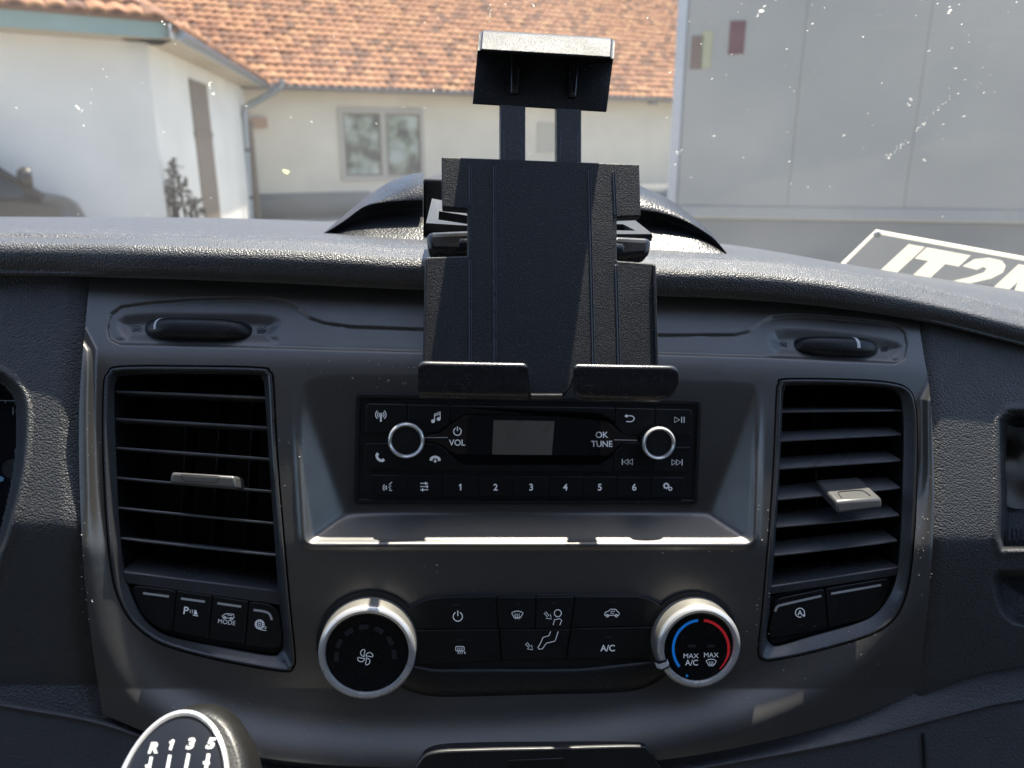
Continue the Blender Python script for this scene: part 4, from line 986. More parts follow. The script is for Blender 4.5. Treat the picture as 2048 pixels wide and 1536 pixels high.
tr = N.new('ShaderNodeBsdfTransparent'); tr.inputs[0].default_value = (0.93, 0.96, 0.95, 1)
gl = N.new('ShaderNodeBsdfGlossy'); gl.inputs['Roughness'].default_value = 0.0
fr = N.new('ShaderNodeFresnel'); fr.inputs[0].default_value = 1.25
mxs = N.new('ShaderNodeMixShader'); Lk(fr.outputs[0], mxs.inputs[0]); Lk(tr.outputs[0], mxs.inputs[1]); Lk(gl.outputs[0], mxs.inputs[2])
tl = N.new('ShaderNodeBsdfTranslucent'); tl.inputs[0].default_value = (0.9, 0.9, 0.88, 1)
tcn = N.new('ShaderNodeTexCoord'); nz = N.new('ShaderNodeTexNoise'); nz.inputs['Scale'].default_value = 5; nz.inputs['Detail'].default_value = 4
Lk(tcn.outputs['Object'], nz.inputs['Vector'])
mr = N.new('ShaderNodeMapRange'); mr.inputs['From Min'].default_value = 0.3; mr.inputs['From Max'].default_value = 0.75; mr.inputs['To Min'].default_value = 0.008; mr.inputs['To Max'].default_value = 0.035
Lk(nz.outputs['Fac'], mr.inputs['Value'])
mx2 = N.new('ShaderNodeMixShader'); Lk(mr.outputs[0], mx2.inputs[0]); Lk(mxs.outputs[0], mx2.inputs[1]); Lk(tl.outputs[0], mx2.inputs[2]); Lk(mx2.outputs[0], outn.inputs[0])
ws = thing('windscreen', 'raked windscreen glass spotted with bug marks and dust', 'windscreen', WF)
gx, gy = np.meshgrid(np.linspace(-1.05, 1.05, 40), np.linspace(-0.10, 1.42, 16))
gz = 0.10*np.clip(np.abs(gx)-0.15, 0, None)**2*1.0
V, Fc = loft([np.column_stack([gx[i], gy[i], gz[i]]) for i in range(16)], False); obj('glass', V, Fc, gm_, ws, fix=False)
def glass_pt(u, v):
    p = WF.px(u, v, 0.0)
    for _ in range(3): p = WF.px(u, v, 0.10*max(abs(p[0])-0.15, 0)**2)
    return p
def blob(V, Fc, c, r, el, ang, n=8):
    o = len(V)
    for k in range(n):
        a = k*2*math.pi/n; q = r*(0.65+0.7*rng.random()); x, y = q*math.cos(a)*el, q*math.sin(a)
        V.append(c+np.array([x*math.cos(ang)-y*math.sin(ang), x*math.sin(ang)+y*math.cos(ang), -0.0004]))
    V.append(c+np.array([0, 0, -0.0004-r*0.25])); Fc += [(o+k, o+(k+1) % n, o+n) for k in range(n)]
V, Fc = [], []
for i in range(520):
    right = rng.random() < 0.52
    u = rng.uniform(1330, 2048) if right else rng.uniform(0, 1340)
    v = rng.uniform(0, 440)
    r = 0.00013+0.00055*rng.random()**5; blob(V, Fc, glass_pt(u, v), r, 1+2.2*rng.random()**2, rng.uniform(0.2, 1.2) if right else rng.uniform(1.2, 2.6))
for (u0, v0, u1, v1, n, r) in ((1775, 318, 1850, 245, 26, 0.0008), (1850, 245, 1905, 190, 10, 0.0006), (1512, 38, 1532, 10, 7, 0.0012), (1895, 28, 1905, 12, 5, 0.0012), (1815, 212, 1825, 196, 5, 0.0008),
        (152, 213, 165, 226, 6, 0.001), (418, 163, 426, 195, 9, 0.0009), (322, 42, 330, 52, 4, 0.0008), (1352, 310, 1364, 298, 6, 0.0009), (980, 10, 981, 55, 8, 0.0005)):
    for k in range(n):
        s = rng.random(); blob(V, Fc, glass_pt(u0+(u1-u0)*s+rng.normal(0, 2), v0+(v1-v0)*s+rng.normal(0, 2)), r*(0.3+0.6*rng.random()), 1.6, 0.9)
dm = bpy.data.materials.new('dried bug marks'); dm.use_nodes = True; t = dm.node_tree; b_ = t.nodes['Principled BSDF']; b_.inputs['Base Color'].default_value = (0.85, 0.84, 0.78, 1); b_.inputs['Roughness'].default_value = 0.7
tl = t.nodes.new('ShaderNodeBsdfTranslucent'); tl.inputs[0].default_value = (0.9, 0.88, 0.8, 1); mx = t.nodes.new('ShaderNodeMixShader'); mx.inputs[0].default_value = 0.7
b_.inputs['Alpha'].default_value = 0.6
nz2 = t.nodes.new('ShaderNodeTexNoise'); nz2.inputs['Scale'].default_value = 900; t.links.new(nz2.outputs['Fac'], b_.inputs['Roughness'])
t.links.new(b_.outputs[0], mx.inputs[1]); t.links.new(tl.outputs[0], mx.inputs[2]); trm = t.nodes.new('ShaderNodeBsdfTransparent'); mx3 = t.nodes.new('ShaderNodeMixShader'); mx3.inputs[0].default_value = 0.5
t.links.new(mx.outputs[0], mx3.inputs[1]); t.links.new(trm.outputs[0], mx3.inputs[2]); t.links.new(mx3.outputs[0], t.nodes['Material Output'].inputs[0])
o = obj('bug_marks', V, Fc, dm, ws, smooth=False, fix=False); o['kind'] = 'stuff'
yb = glass_pt(572, 344)
V, Fc = [], []; blob(V, Fc, yb, 0.0032, 1.0, 0, 14); obj('yellow_mark', V, Fc, film('yellow bug mark', (0.85, 0.86, 0.35), 0.25), ws, smooth=False, fix=False)

# sign plate lying against the glass: printed film, daylight shines through it

SO = CAM+ray(1900, 520)*0.70
Bs = np.array([[1, 0, 0], [0, -math.cos(sW), -math.sin(sW)], [0, math.sin(sW), -math.cos(sW)]])
ang = math.radians(-14)
SGN = Frame(SO, rot('Z', ang) @ Bs)
sg = thing('windscreen_sign', 'grey sign plate with white lettering IT2N lying against the lower right windscreen', 'sign', SGN)
sp = [(1752, 462), (2300, 562), (2230, 680), (1640, 572)]
prism(SGN, sp, -0.002, 0.0, 'plate', film('sign film', (0.16, 0.165, 0.17), 0.62), sg, bev=0.0004)
SIGNW = film('sign white', (0.60, 0.575, 0.49), 0.0)
Print().line([(1640, 572), (1752, 463), (2300, 563)], 9).build(SGN, 0.0006, 'border', SIGNW, sg)
def gpoly(o_, sx, pts):      # glyphs on slanted axes: origin px, advance
    ex = np.array([0.90, 0.165])*sx; ey = np.array([0.93, -0.86])
    return [tuple(np.array(o_)+ex*x+ey*y) for x, y in pts]
Hh = 78
base = (1745, 555)
Print().poly(gpoly(base, 1, [(0, 0), (36, 0), (36, Hh), (0, Hh)])).build(SGN, 0.0007, 'letter', SIGNW, sg)
Print().poly(gpoly(base, 1, [(70, 0), (108, 0), (108, 52), (138, 52), (138, Hh), (40, Hh), (40, 52), (70, 52)])).build(SGN, 0.0007, 'letter', SIGNW, sg)
two = [(140, 0), (236, 0), (236, 22), (190, 22), (222, 40), (232, 56), (224, 70), (206, 79), (176, 80), (152, 72), (144, 54), (178, 52), (184, 60), (194, 58), (196, 50), (180, 36), (152, 20), (140, 14)]
Print().poly(gpoly(base, 1, two)).build(SGN, 0.0007, 'letter', SIGNW, sg)
Print().poly(gpoly(base, 1, [(244, 0), (278, 0), (278, 44), (304, 0), (340, 0), (340, Hh), (306, Hh), (306, 36), (282, Hh), (244, Hh)])).build(SGN, 0.0007, 'letter', SIGNW, sg)
c = SGN.px(1755, 466, 0.0); lathe('screw', [(0.0036, 0.0), (0.0036, 0.0018), (0.0028, 0.003), (0.0, 0.0034)], M_CHROME, sg, tuple(c), 20)

# =============================================================== van cabin around the viewer
M_LINER = mat('headliner', (0.45, 0.44, 0.42), 0.9, nscale=12); M_CAB = mat('cabin trim', (0.055, 0.053, 0.05), 0.6, nscale=12)
cab = tag(bpy.data.objects.new('van_cabin', None), kind='structure'); COL.objects.link(cab)
box('headliner', (-0.95, -0.95, 2.50), (0.95, -0.22, 2.54), M_LINER, cab)
box('rear_bulkhead', (-0.95, -0.99, 0.55), (0.95, -0.95, 2.54), M_CAB, cab)
box('door_panel', (-1.0, -0.95, 0.55), (-0.95, 0.75, 1.56), M_CAB, cab)
box('door_panel', (0.95, -0.95, 0.55), (1.0, 0.75, 1.62), M_CAB, cab)
box('door_pillar', (-1.0, -0.99, 1.52), (-0.95, -0.30, 2.54), M_CAB, cab)
box('door_pillar', (0.95, -0.99, 1.52), (1.0, -0.30, 2.54), M_CAB, cab)
box('cabin_floor', (-1.0, -0.99, 0.50), (1.0, 1.0, 0.55), M_CAB, cab)

# =============================================================== outside
def ground_mat():
    m = mat('yard paving', (0.26, 0.245, 0.22), 0.9, nscale=3.0, vary=0.25); return m
o = obj('ground', [(-300, -300, 0), (300, -300, 0), (300, 600, 0), (-300, 600, 0)], [(0, 1, 2, 3)], ground_mat(), None, smooth=False); o['kind'] = 'structure'
def plaster(name, c): return mat(name, c, 0.9, nscale=0.9, vary=0.17, grain=(60, 0.25, 0.01), spec=0.2)
M_W1 = plaster('plaster white', (0.70, 0.675, 0.63)); M_W2 = plaster('plaster cream', (0.70, 0.635, 0.52))
M_PLINTH = plaster('plinth grey', (0.28, 0.28, 0.27)); M_SOFFIT = mat('soffit wood', (0.42, 0.36, 0.27), 0.8)
M_FASC = mat('eave board green', (0.24, 0.33, 0.31), 0.6, nscale=3); M_ZINC = mat('zinc pipe', (0.30, 0.34, 0.38), 0.35, metal=0.7)
M_WOOD = mat('weathered brown wood', (0.19, 0.15, 0.115), 0.8, nscale=6); M_DARK = mat('dark iron', (0.03, 0.03, 0.03), 0.6)
M_FRAMEW = mat('window frame brown', (0.22, 0.18, 0.14), 0.6); M_SASH = mat('window sash', (0.45, 0.42, 0.36), 0.6)
def tile_mat():
    m = bpy.data.materials.new('clay tile'); m.use_nodes = True; t = m.node_tree; N = t.nodes; Lk = t.links.new; b = N['Principled BSDF']
    oi = N.new('ShaderNodeObjectInfo'); ge = N.new('ShaderNodeNewGeometry'); ad = N.new('ShaderNodeMath'); ad.operation = 'ADD'
    Lk(oi.outputs['Random'], ad.inputs[0]); Lk(ge.outputs['Random Per Island'], ad.inputs[1])
    fc = N.new('ShaderNodeMath'); fc.operation = 'FRACT'; Lk(ad.outputs[0], fc.inputs[0])
    cr = N.new('ShaderNodeValToRGB'); e = cr.color_ramp.elements
    e[0].color = (0.27, 0.10, 0.045, 1); e[1].color = (0.47, 0.25, 0.12, 1)
    x = e.new(0.35); x.color = (0.36, 0.16, 0.08, 1); x = e.new(0.8); x.color = (0.40, 0.185, 0.085, 1); x = e.new(0.08); x.color = (0.13, 0.06, 0.035, 1)
    Lk(fc.outputs[0], cr.inputs[0])
    tc = N.new('ShaderNodeTexCoord'); nz = N.new('ShaderNodeTexNoise'); nz.inputs['Scale'].default_value = 9; nz.inputs['Detail'].default_value = 5; Lk(tc.outputs['Object'], nz.inputs['Vector'])
    mx = N.new('ShaderNodeMix'); mx.data_type = 'RGBA'; mx.blend_type = 'MULTIPLY'; mx.inputs['Factor'].default_value = 0.55
    Lk(cr.outputs[0], mx.inputs['A']); Lk(nz.outputs['Color'], mx.inputs['B']); 
    cr2 = N.new('ShaderNodeMapRange'); cr2.inputs['From Min'].default_value = .3; cr2.inputs['From Max'].default_value = .7; cr2.inputs['To Min'].default_value = .40; cr2.inputs['To Max'].default_value = 1.05
    Lk(nz.outputs['Fac'], cr2.inputs['Value']); Lk(cr2.outputs[0], mx.inputs['B'])
    Lk(mx.outputs['Result'], b.inputs['Base Color']); b.inputs['Roughness'].default_value = 0.85
    return m
M_TILE = tile_mat(); M_LATH = mat('roof underlay', (0.16, 0.075, 0.045), 0.9, nscale=4)
TW, TH = 0.215, 0.275
def tile_geo():
    n = 7; xs = np.linspace(-0.5, 0.5, n)*TW*0.99
    zz = 0.022+0.030*np.cos(np.linspace(-1.0, 1.0, n)*math.pi)*0.6
    V, Fc = [], []
    for y, dz in ((0, 0.045), (TH*1.12, 0.0)):
        for x, z in zip(xs, zz): V.append((x, y, z+dz))
    for x, z in zip(xs, zz): V.append((x, 0.0, z+0.004))
    for i in range(n-1): Fc.append((i, i+1, n+i+1, n+i)); Fc.append((2*n+i, 2*n+i+1, i+1, i))
    return np.array(V), Fc
TV, TF = tile_geo()
tme = bpy.data.meshes.new('tile'); tme.from_pydata(TV.tolist(), [], TF); tme.shade_smooth(); tme.set_sharp_from_angle(angle=math.radians(50)); tme.materials.append(M_TILE)
def tiles(parent, fr, spots, n_obj):
    """spots: local (x, y, jitter) on roof plane fr, which is also the frame of the parent; nearest n_obj as pieces, the rest joined"""
    rest_V, rest_F = [], []
    for i, (x, y) in enumerate(spots):
        jz = rng.normal(0, 0.006); ja = rng.normal(0, 0.018); jx = rng.normal(0, 0.006)
        if i < n_obj:
            o = bpy.data.objects.new('tile', tme); COL.objects.link(o); o.parent = parent
            o.location = (x+jx, y, jz+0.01); o.rotation_euler = (rng.normal(0, 0.012), 0, ja)
        else:
            k = len(rest_V)*len(TV); rest_V.append(TV+np.array([x+jx, y, jz+0.01])); rest_F += [tuple(a+k for a in f) for f in TF]
    if rest_V:
        o = obj('tile_field', np.concatenate(rest_V), rest_F, M_TILE, parent, angle=50, fix=False); o['kind'] = 'stuff'
def wallframe(A, B, z=0.0):
    """x runs A->B along the wall, y up, z out of the wall to the viewer"""
    A = np.array([A[0], A[1], z]); d = np.array([B[0], B[1], z])-A; L = np.linalg.norm(d); x = d/L; y = np.array([0, 0, 1.0]); zz = np.cross(x, y)
    return Frame(A, np.column_stack([x, y, zz])), L
hz = lambda u, Y: at(u, 295, Y)[:2]
# ---- long house in the back
D, E = hz(488, 19.6), hz(1500, 26.8)
W2, L2 = wallframe(D, E)
hs = thing('tiled_house', 'cream house with orange clay tile roof and a two pane window in the background', 'house', W2)
EZ2 = float(at(700, 166, 21.0)[2])
box('wall', (0, 0.62, -6), (L2, EZ2+0.05, 0), M_W2, hs)
box('plinth', (-0.02, 0, -6), (L2+0.02, 0.62, 0.04), M_PLINTH, hs)
def rect(fr, u0, v0, u1, v1):
    a = fr.px(np.array([u0, u1]), np.array([v0, v1])); return a[0, 0], a[1, 1], a[1, 0], a[0, 1]
x0, y0_, x1, y1_ = rect(W2, 683, 225, 842, 350)
wn = box('window', (x0-0.02, y0_-0.02, -0.02), (x1+0.02, y1_+0.02, 0.012), mat('window reveal', (0.10, 0.095, 0.09), 0.7), hs)
for a in ((x0-.10, y0_-.12, x1+.10, y0_), (x0-.10, y1_, x1+.10, y1_+.10), (x0-.10, y0_, x0, y1_), (x1, y0_, x1+.10, y1_)):
    box('window_frame', (a[0], a[1], 0.0), (a[2], a[3], 0.06), M_SASH, wn)
xm = x0+(x1-x0)*0.51
box('mullion', (xm-.07, y0_, 0.013), (xm+.07, y1_, 0.055), M_SASH, wn)
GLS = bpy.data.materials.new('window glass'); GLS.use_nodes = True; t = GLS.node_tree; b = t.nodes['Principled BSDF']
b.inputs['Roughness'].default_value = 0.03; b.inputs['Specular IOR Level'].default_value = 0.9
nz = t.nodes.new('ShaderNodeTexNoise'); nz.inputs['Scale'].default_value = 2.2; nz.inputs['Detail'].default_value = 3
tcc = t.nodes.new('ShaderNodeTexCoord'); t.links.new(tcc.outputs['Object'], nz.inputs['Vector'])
cr = t.nodes.new('ShaderNodeValToRGB'); cr.color_ramp.elements[0].position = .38; cr.color_ramp.elements[0].color = (0.05, 0.06, 0.06, 1); cr.color_ramp.elements[1].position = .66; cr.color_ramp.elements[1].color = (0.42, 0.46, 0.42, 1)  # pale and green reflections painted into the pane colour
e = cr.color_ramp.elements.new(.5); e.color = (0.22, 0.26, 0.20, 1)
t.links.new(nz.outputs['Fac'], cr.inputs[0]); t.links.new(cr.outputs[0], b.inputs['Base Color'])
for a, c_ in ((x0, xm-.07), (xm+.07, x1)):
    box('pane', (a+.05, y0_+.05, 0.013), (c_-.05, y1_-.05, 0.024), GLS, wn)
    for q in ((a, y0_, a+.05, y1_), (c_-.05, y0_, c_, y1_), (a+.05, y0_, c_-.05, y0_+.05), (a+.05, y1_-.05, c_-.05, y1_)):
        box('sash', (q[0], q[1], 0.013), (q[2], q[3], 0.045), M_FRAMEW, wn)
x0, y0_, x1, y1_ = rect(W2, 1075, 245, 1112, 305)
wn = box('hatch', (x0, y0_, 0.0), (x1, y1_, 0.03), mat('hatch cream', (0.50, 0.46, 0.38), 0.8), hs)
p8 = W2.px(516, 246); box('wall_box', (p8[0]-.2, p8[1]-.12, 0), (p8[0]+.2, p8[1]+.12, .12), mat('orange box', (0.42, 0.25, 0.17), 0.7), hs)
p8 = W2.px(1303, 196); box('wall_lamp', (p8[0]-.12, p8[1]-.2, 0), (p8[0]+.12, p8[1]+.2, .18), M_ZINC, hs, 0.03)
# roof plane
pit = math.radians(37)
OV = 0.55
EO = W2.wor(np.array([0, EZ2-OV*math.tan(pit)*0.35, OV]))
rx = W2.R[:, 0]; ry = -W2.R[:, 2]*math.cos(pit)+np.array([0, 0, 1])*math.sin(pit); RF2 = Frame(EO, np.column_stack([rx, ry, np.cross(rx, ry)]))
rs = bpy.data.objects.new('roof', None); COL.objects.link(rs); rs.parent = hs; rs.matrix_parent_inverse = W2.mat().inverted(); rs.matrix_basis = RF2.mat()
# wing occupies the left part, tiles start where they can be seen
box('roof_deck', (-5.0, 0.0, -0.08), (L2+0.25, 6.2, 0.0), M_LATH, rs)
spots = []
for j in range(23):
    for i in range(int((L2+0.4+4.8)/TW)):
        spots.append((-4.8+TW*i+0.0*j, -0.06+TH*j))
spots.sort(key=lambda p: p[1]*1.0+abs(p[0]-5.0)*0.15)
tiles(rs, RF2, spots, 300)
tube('gutter', [(-0.6, -0.08, -0.02), (L2+0.2, -0.08, -0.02)], 0.07, mat('old gutter', (0.20, 0.17, 0.15), 0.7), rs, 10)
# ---- near wing on the left
A1, B1, C1 = hz(-330, 9.2), hz(316, 11.2), hz(498, 19.4)
W1, L1 = wallframe(A1, B1); W1s, L1s = wallframe(B1, C1)
wg = thing('white_annex', 'white rendered annex with green eave board on the left', 'house', W1)
EZ1 = float(at(340, 74, 10.9)[2])
box('wall', (0, 0, -7), (L1, EZ1, 0), M_W1, wg)
sidew = bpy.data.objects.new('side_wall', None); COL.objects.link(sidew); sidew.parent = wg; sidew.matrix_parent_inverse = W1.mat().inverted(); sidew.matrix_basis = W1s.mat()
box('side_wall_render', (0.0, 0, -0.3), (L1s, EZ1-0.02, 0.004), plaster('plaster pale', (0.75, 0.73, 0.67)), sidew)
x0, y0_, x1, y1_ = rect(W1s, 389, 168, 432, 430); y0_ = 0.0
x0, x1 = float(W1s.px(392, 300)[0]), float(W1s.px(424, 300)[0]); y1_ = float(W1s.px(405, 168)[1])
box('side_door', (x0, 0.0, 0.0), (x1, y1_, 0.03), M_WOOD, sidew)
box('door_lintel', (x0-.05, y1_-0.9, 0.004), (x1, y1_-.82, 0.05), M_WOOD, sidew)
# eave board, soffit
OVE = 0.5
box('eave_board', (-0.5, EZ1-0.02, OVE-0.03), (L1+OVE*0.55, EZ1+0.24, OVE), M_FASC, wg)
box('soffit', (-0.5, EZ1-0.03, -0.2), (L1+OVE*0.5, EZ1+0.0, OVE-0.03), M_SOFFIT, wg)
box('side_soffit', (-0.4, EZ1-0.03, -0.2), (L1s, EZ1, OVE-0.06), M_SOFFIT, sidew)
box('side_eave_board', (-0.5, EZ1-0.02, OVE-0.06), (L1s, EZ1+0.14, OVE-0.04), mat('eave white', (0.62, 0.62, 0.62), 0.7), sidew)
# front slope
p1 = math.radians(33)
EO1 = W1.wor(np.array([0, EZ1+0.22, OVE+0.06])); x_ = W1.R[:, 0]; y_ = -W1.R[:, 2]*math.cos(p1)+np.array([0, 0, 1])*math.sin(p1)
RF1 = Frame(EO1, np.column_stack([x_, y_, np.cross(x_, y_)]))
r1_ = bpy.data.objects.new('front_roof', None); COL.objects.link(r1_); r1_.parent = wg; r1_.matrix_parent_inverse = W1.mat().inverted(); r1_.matrix_basis = RF1.mat()
def hipx(y): return L1+OVE-0.45-y*0.75
V = [(-0.5, 0, 0), (L1+OVE-0.2, 0, 0), (hipx(4.2), 4.2, 0), (-0.5, 4.2, 0)]
obj('roof_deck', V+[(a, b, -0.06) for a, b, c in V], BOXF, M_LATH, r1_, smooth=False)
sp_ = [(-0.4+TW*i, -0.05+TH*j) for j in range(10) for i in range(46) if -0.4+TW*i < hipx(TH*j)]
sp_.sort(key=lambda p: p[1]-0.05*p[0]); tiles(r1_, RF1, sp_, 70)
# side slope, seen edge-on
EOs = W1s.wor(np.array([0, EZ1+0.10, OVE+0.02])); x_ = W1s.R[:, 0]; y_ = -W1s.R[:, 2]*math.cos(p1)+np.array([0, 0, 1])*math.sin(p1)
RFs = Frame(EOs, np.column_stack([x_, y_, np.cross(x_, y_)]))
rsd = bpy.data.objects.new('side_roof', None); COL.objects.link(rsd); rsd.parent = wg; rsd.matrix_parent_inverse = W1.mat().inverted(); rsd.matrix_basis = RFs.mat()
V = [(-0.5, 0, 0), (L1s+.5, 0, 0), (L1s+.5, 4, 0), (3.2, 4, 0)]
obj('roof_deck', V+[(a, b, -0.06) for a, b, c in V], BOXF, M_LATH, rsd, smooth=False)
sp_ = [(-0.35+TW*i, -0.05+TH*j) for j in range(8) for i in range(44) if -0.35+TW*i > -0.4+TH*j*0.8]
sp_.sort(key=lambda p: p[1]); tiles(rsd, RFs, sp_, 60)
tube('side_gutter', [(-0.3, -0.03, -0.05), (L1s-.1, -0.03, -0.05)], 0.065, M_ZINC, rsd, 10)
# downpipe with its swan neck
dp = thing('downpipe', 'grey zinc downpipe with a swan neck in the corner between the two houses', 'downpipe', WORLD)
Yp = 18.4
pts = [at(566, 160, Yp), at(562, 172, Yp), at(548, 183, Yp+.1), at(505, 207, Yp+.3), at(490, 216, Yp+.3), at(489, 232, Yp+.3), at(495, 330, Yp+.3), at(501, 425, Yp+.3), at(502, 440, Yp+.3)]
tube('pipe', pts, 0.075, M_ZINC, dp, 12)
for v in (300, 395):
    c = at(490+(v-220)*0.055, v, Yp+.3); lathe('pipe_clip', [(0.09, -0.03), (0.095, 0), (0.09, 0.03)], M_DARK, dp, tuple(c), 16)
ps = thing('wooden_post', 'weathered dark post standing beside the downpipe', 'post', WORLD)
a = at(513, 430, 18.9); b = at(507, 248, 18.9)
box('shaft', (a[0]-.09, a[1]-.09, 0), (a[0]+.09, a[1]+.09, b[2]), M_WOOD, ps, 0.01); box('cap', (a[0]-.12, a[1]-.12, b[2]), (a[0]+.12, a[1]+.12, b[2]+.05), M_WOOD, ps)
# dead climbing shrub against the annex
sh = thing('dry_shrub', 'dry dark leafless shrub against the side wall of the annex', 'shrub', WORLD, loc=None)
rs_ = np.random.default_rng(5); Ys = 11.3
V, Fc, Vl, Fl = [], [], [], []
def stem(pts, r0, r1):
    P_ = catmull(pts, 5, False); n = len(P_)
    for k, p_ in enumerate(P_):
        r = r0+(r1-r0)*k/(n-1)
        for q_ in range(4): V.append(p_+r*np.array([math.cos(q_*1.571), math.sin(q_*1.571), 0]))
    o = len(V)-4*n
    for k in range(n-1):
        for q_ in range(4): Fc.append((o+4*k+q_, o+4*k+(q_+1) % 4, o+4*k+4+(q_+1) % 4, o+4*k+4+q_))
    return P_
for (ub, um, ut, vt) in ((338, 340, 345, 316), (346, 352, 349, 335), (358, 350, 346, 330), (372, 366, 352, 348), (384, 377, 362, 372), (395, 388, 380, 392), (352, 347, 338, 362)):
    bs = at(ub, 470, Ys); bs[2] = 0
    P_ = stem([bs, at(ub, 440, Ys), at(um+rs_.normal(0, 3), (440+vt)/2, Ys), at(ut, vt, Ys)], 0.030, 0.006)
    for p_ in P_[4:]:
        for _ in range(4):
            c_ = p_+rs_.normal(0, 0.05, 3)*np.array([0.8, 1, 1.2]); e1, e2 = rs_.normal(0, 0.018, 3), rs_.normal(0, 0.03, 3); o2 = len(Vl)
            Vl.extend([c_-e1, c_+e2, c_+e1, c_-e2]); Fl.append((o2, o2+1, o2+2, o2+3))
obj('stem', V, Fc, mat('dry bark', (0.06, 0.045, 0.035), 0.9), sh, smooth=False, fix=False)
lf = obj('dry_leaves', Vl, Fl, mat('dry leaf', (0.055, 0.05, 0.04), 0.9), sh, smooth=False, fix=False); lf['kind'] = 'stuff'

# ---- white box truck on the right
TA = hz(1340, 8.0); TB = TA+8.6*np.array([0.981, -0.194])
TF_, TL = wallframe(TA, TB)
tk = thing('box_truck', 'white box truck body parked alongside on the right, close in front', 'truck', TF_)
M_TRK = mat('truck white panel', (0.36, 0.345, 0.32), 0.5, nscale=1.2, vary=0.04); M_TRKG = mat('truck grey rail', (0.34, 0.335, 0.32), 0.5)
zb = float(at(1400, 432, 8.1)[2])
npan = 8; pw = (TL-0.10)/npan
for k in range(npan):
    box('side_panel', (0.10+k*pw+0.0015, zb+0.12, -0.04), (0.10+(k+1)*pw-0.0015, 4.0, 0.0), M_TRK, tk, 0.003)
box('box_body', (0.02, zb+0.02, -2.5), (TL, 4.0, -0.042), M_TRKG, tk)
box('corner_post', (0.0, zb, -2.52), (0.095, 4.02, 0.02), mat('post light', (0.5, 0.5, 0.52), 0.45), tk, 0.02)
box('bottom_rail', (0.096, zb, -0.05), (TL, zb+0.115, 0.015), M_TRKG, tk, 0.01)
box('side_skirt', (0.02, 0.12, -0.10), (TL, zb-0.01, -0.03), mat('skirt grey', (0.22, 0.215, 0.205), 0.55), tk, 0.02)
for k, xw in enumerate((1.6, 2.8)):
    wl = lathe('wheel', [(0.30, -0.14), (0.46, -0.13), (0.50, -0.09), (0.50, 0.09), (0.46, 0.13), (0.30, 0.13), (0.28, 0.06), (0, 0.05)], mat('tyre', (0.02, 0.02, 0.02), 0.8), tk, (xw, 0.50, -0.35), 40)
    lathe('rim', [(0.27, 0.07), (0.25, 0.10), (0.12, 0.09), (0.10, 0.14), (0, 0.14)], M_ZINC, wl, (xw, 0.50, -0.35), 32)
for (u0, v0, u1, v1, m) in ((1384, 72, 1403, 138, mat('marker brown', (0.20, 0.13, 0.11), 0.6)), (1404, 62, 1421, 136, mat('marker ochre', (0.42, 0.40, 0.26), 0.6)), (1461, 42, 1487, 108, mat('marker maroon', (0.15, 0.06, 0.07), 0.6))):
    x0, y0_, x1, y1_ = rect(TF_, u0, v0, u1, v1); box('reflector', (x0, y0_, 0.0), (x1, y1_, 0.008), m, tk)

# ---- dark car on the left
cr_ = hz(160, 9.9)
CF = Frame((cr_[0], cr_[1], 0), rot('Z', math.radians(30)))
car = thing('parked_car', 'dark parked car with a teal tinted wing mirror at the left edge', 'car', CF)
M_CAR = mat('dark car paint', (0.016, 0.013, 0.012), 0.40, coat=0.15, nscale=3); M_CGL = mat('car glass', (0.02, 0.025, 0.025), 0.05)
prof = [(0.0, 0.45), (0.0, 0.78), (-0.10, 0.98), (-0.22, 1.07), (-0.45, 1.13), (-0.60, 1.16), (-4.2, 1.18), (-4.35, 0.9), (-4.35, 0.4), (-3.9, 0.3), (-0.2, 0.3)]
loops = []
for y, s, dz in ((-0.02, 1.0, -0.06), (0.06, 1.0, -0.01), (0.3, 1.0, 0.015), (0.9, 1.0, 0.03), (1.5, 1.0, 0.015), (1.74, 1.0, -0.01), (1.82, 1.0, -0.06)):
    e = 0.18*abs(y-0.9)**3/0.73
    loops.append(np.array([[x-(e if x > -1 else 0), y, z+(dz if z > 0.9 else 0)] for x, z in prof]))
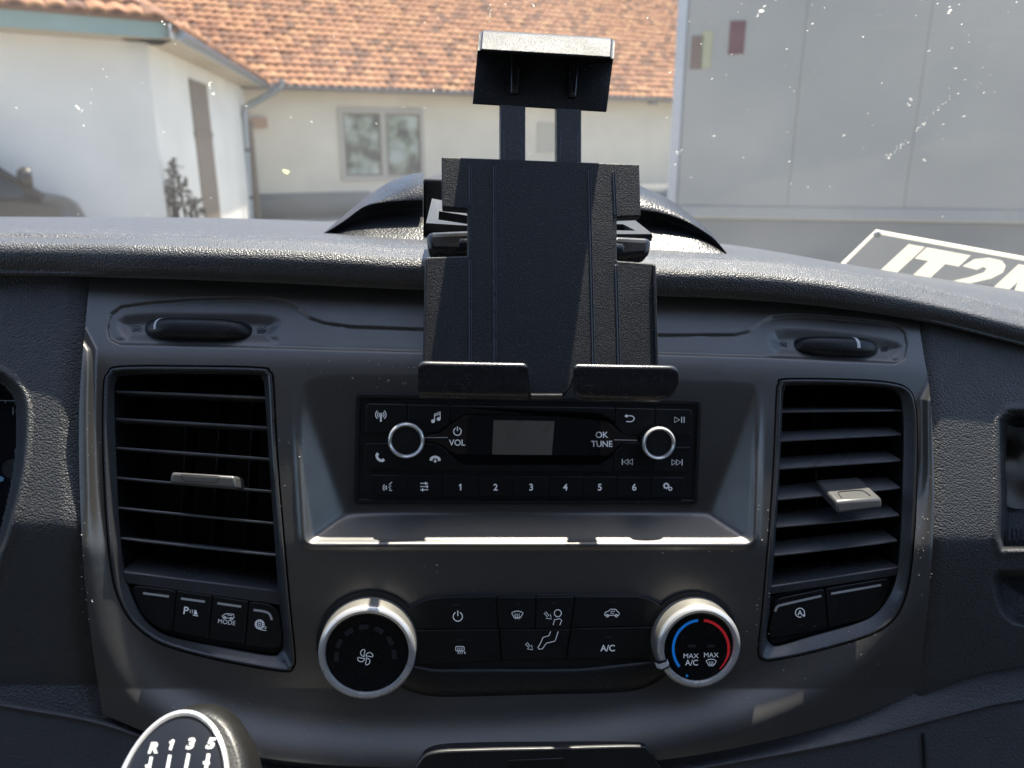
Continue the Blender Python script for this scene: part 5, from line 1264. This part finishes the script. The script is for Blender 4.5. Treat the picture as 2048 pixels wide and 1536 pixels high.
V, Fc = loft(loops, True, True, True); obj('body', V, Fc, M_CAR, car, angle=30)
cab_ = [(-0.48, 1.14, 0.06), (-1.2, 1.70, 0.24), (-3.7, 1.66, 0.24), (-4.25, 1.17, 0.06)]
V, Fc = loft([np.array([[x, i_, z] for x, z, i_ in cab_]), np.array([[x, 1.8-i_, z] for x, z, i_ in cab_])], True, True, True); obj('greenhouse', V, Fc, M_CGL, car, smooth=False)
for i_ in (0, 1):
    f = lambda p, off: np.array([p[0], (p[2]-off if i_ == 0 else 1.8-p[2]+off), p[1]])
    tube('pillar', [f(cab_[0], .01), f(cab_[1], .01), f(cab_[2], .01), f(cab_[3], .01)], 0.045, M_CAR, car, 8)
box('roof_panel', (-3.7, 0.26, 1.66), (-1.2, 1.54, 1.72), M_CAR, car, 0.03)
mp = CF.loc(at(52, 354, 9.30))
mr_ = lathe('wing_mirror', [(0.0, -0.09), (0.08, -0.08), (0.12, -0.03), (0.125, 0.03), (0.12, 0.05), (0.10, 0.062), (0.0, 0.064)], M_CAR, car, (mp[0], mp[1]-0.05, mp[2]), 24, axis='x', sx=1.15, sy=0.95)
lathe('mirror_glass', [(0.10, -0.065), (0.0, -0.07)], mat('teal mirror', (0.18, 0.42, 0.40), 0.15, metal=0.7), mr_, (mp[0]-0.02, mp[1]-0.05, mp[2]), 24, axis='x', sx=1.15, sy=0.95)
box('mirror_arm', (mp[0]-0.05, min(mp[1], 0.06), mp[2]-0.10), (mp[0]+0.03, max(mp[1], 0.08)+.02, mp[2]-0.06), M_CAR, car, 0.01)
for xw in (-0.8, -3.5):
    wl = lathe('wheel', [(0.22, -0.1), (0.31, -0.1), (0.34, -0.06), (0.34, 0.06), (0.31, 0.1), (0.22, 0.1)], MATS['tyre'], car, (xw, 0.10, 0.34), 32, axis='y')
    lathe('rim', [(0.21, -0.02), (0.2, -0.06), (0.06, -0.05), (0, -0.05)], M_ZINC, wl, (xw, 0.10, 0.34), 24, axis='y')
box('headlight', (-0.28, -0.04, 0.70), (-0.02, 0.14, 0.84), M_CGL, car, 0.03)
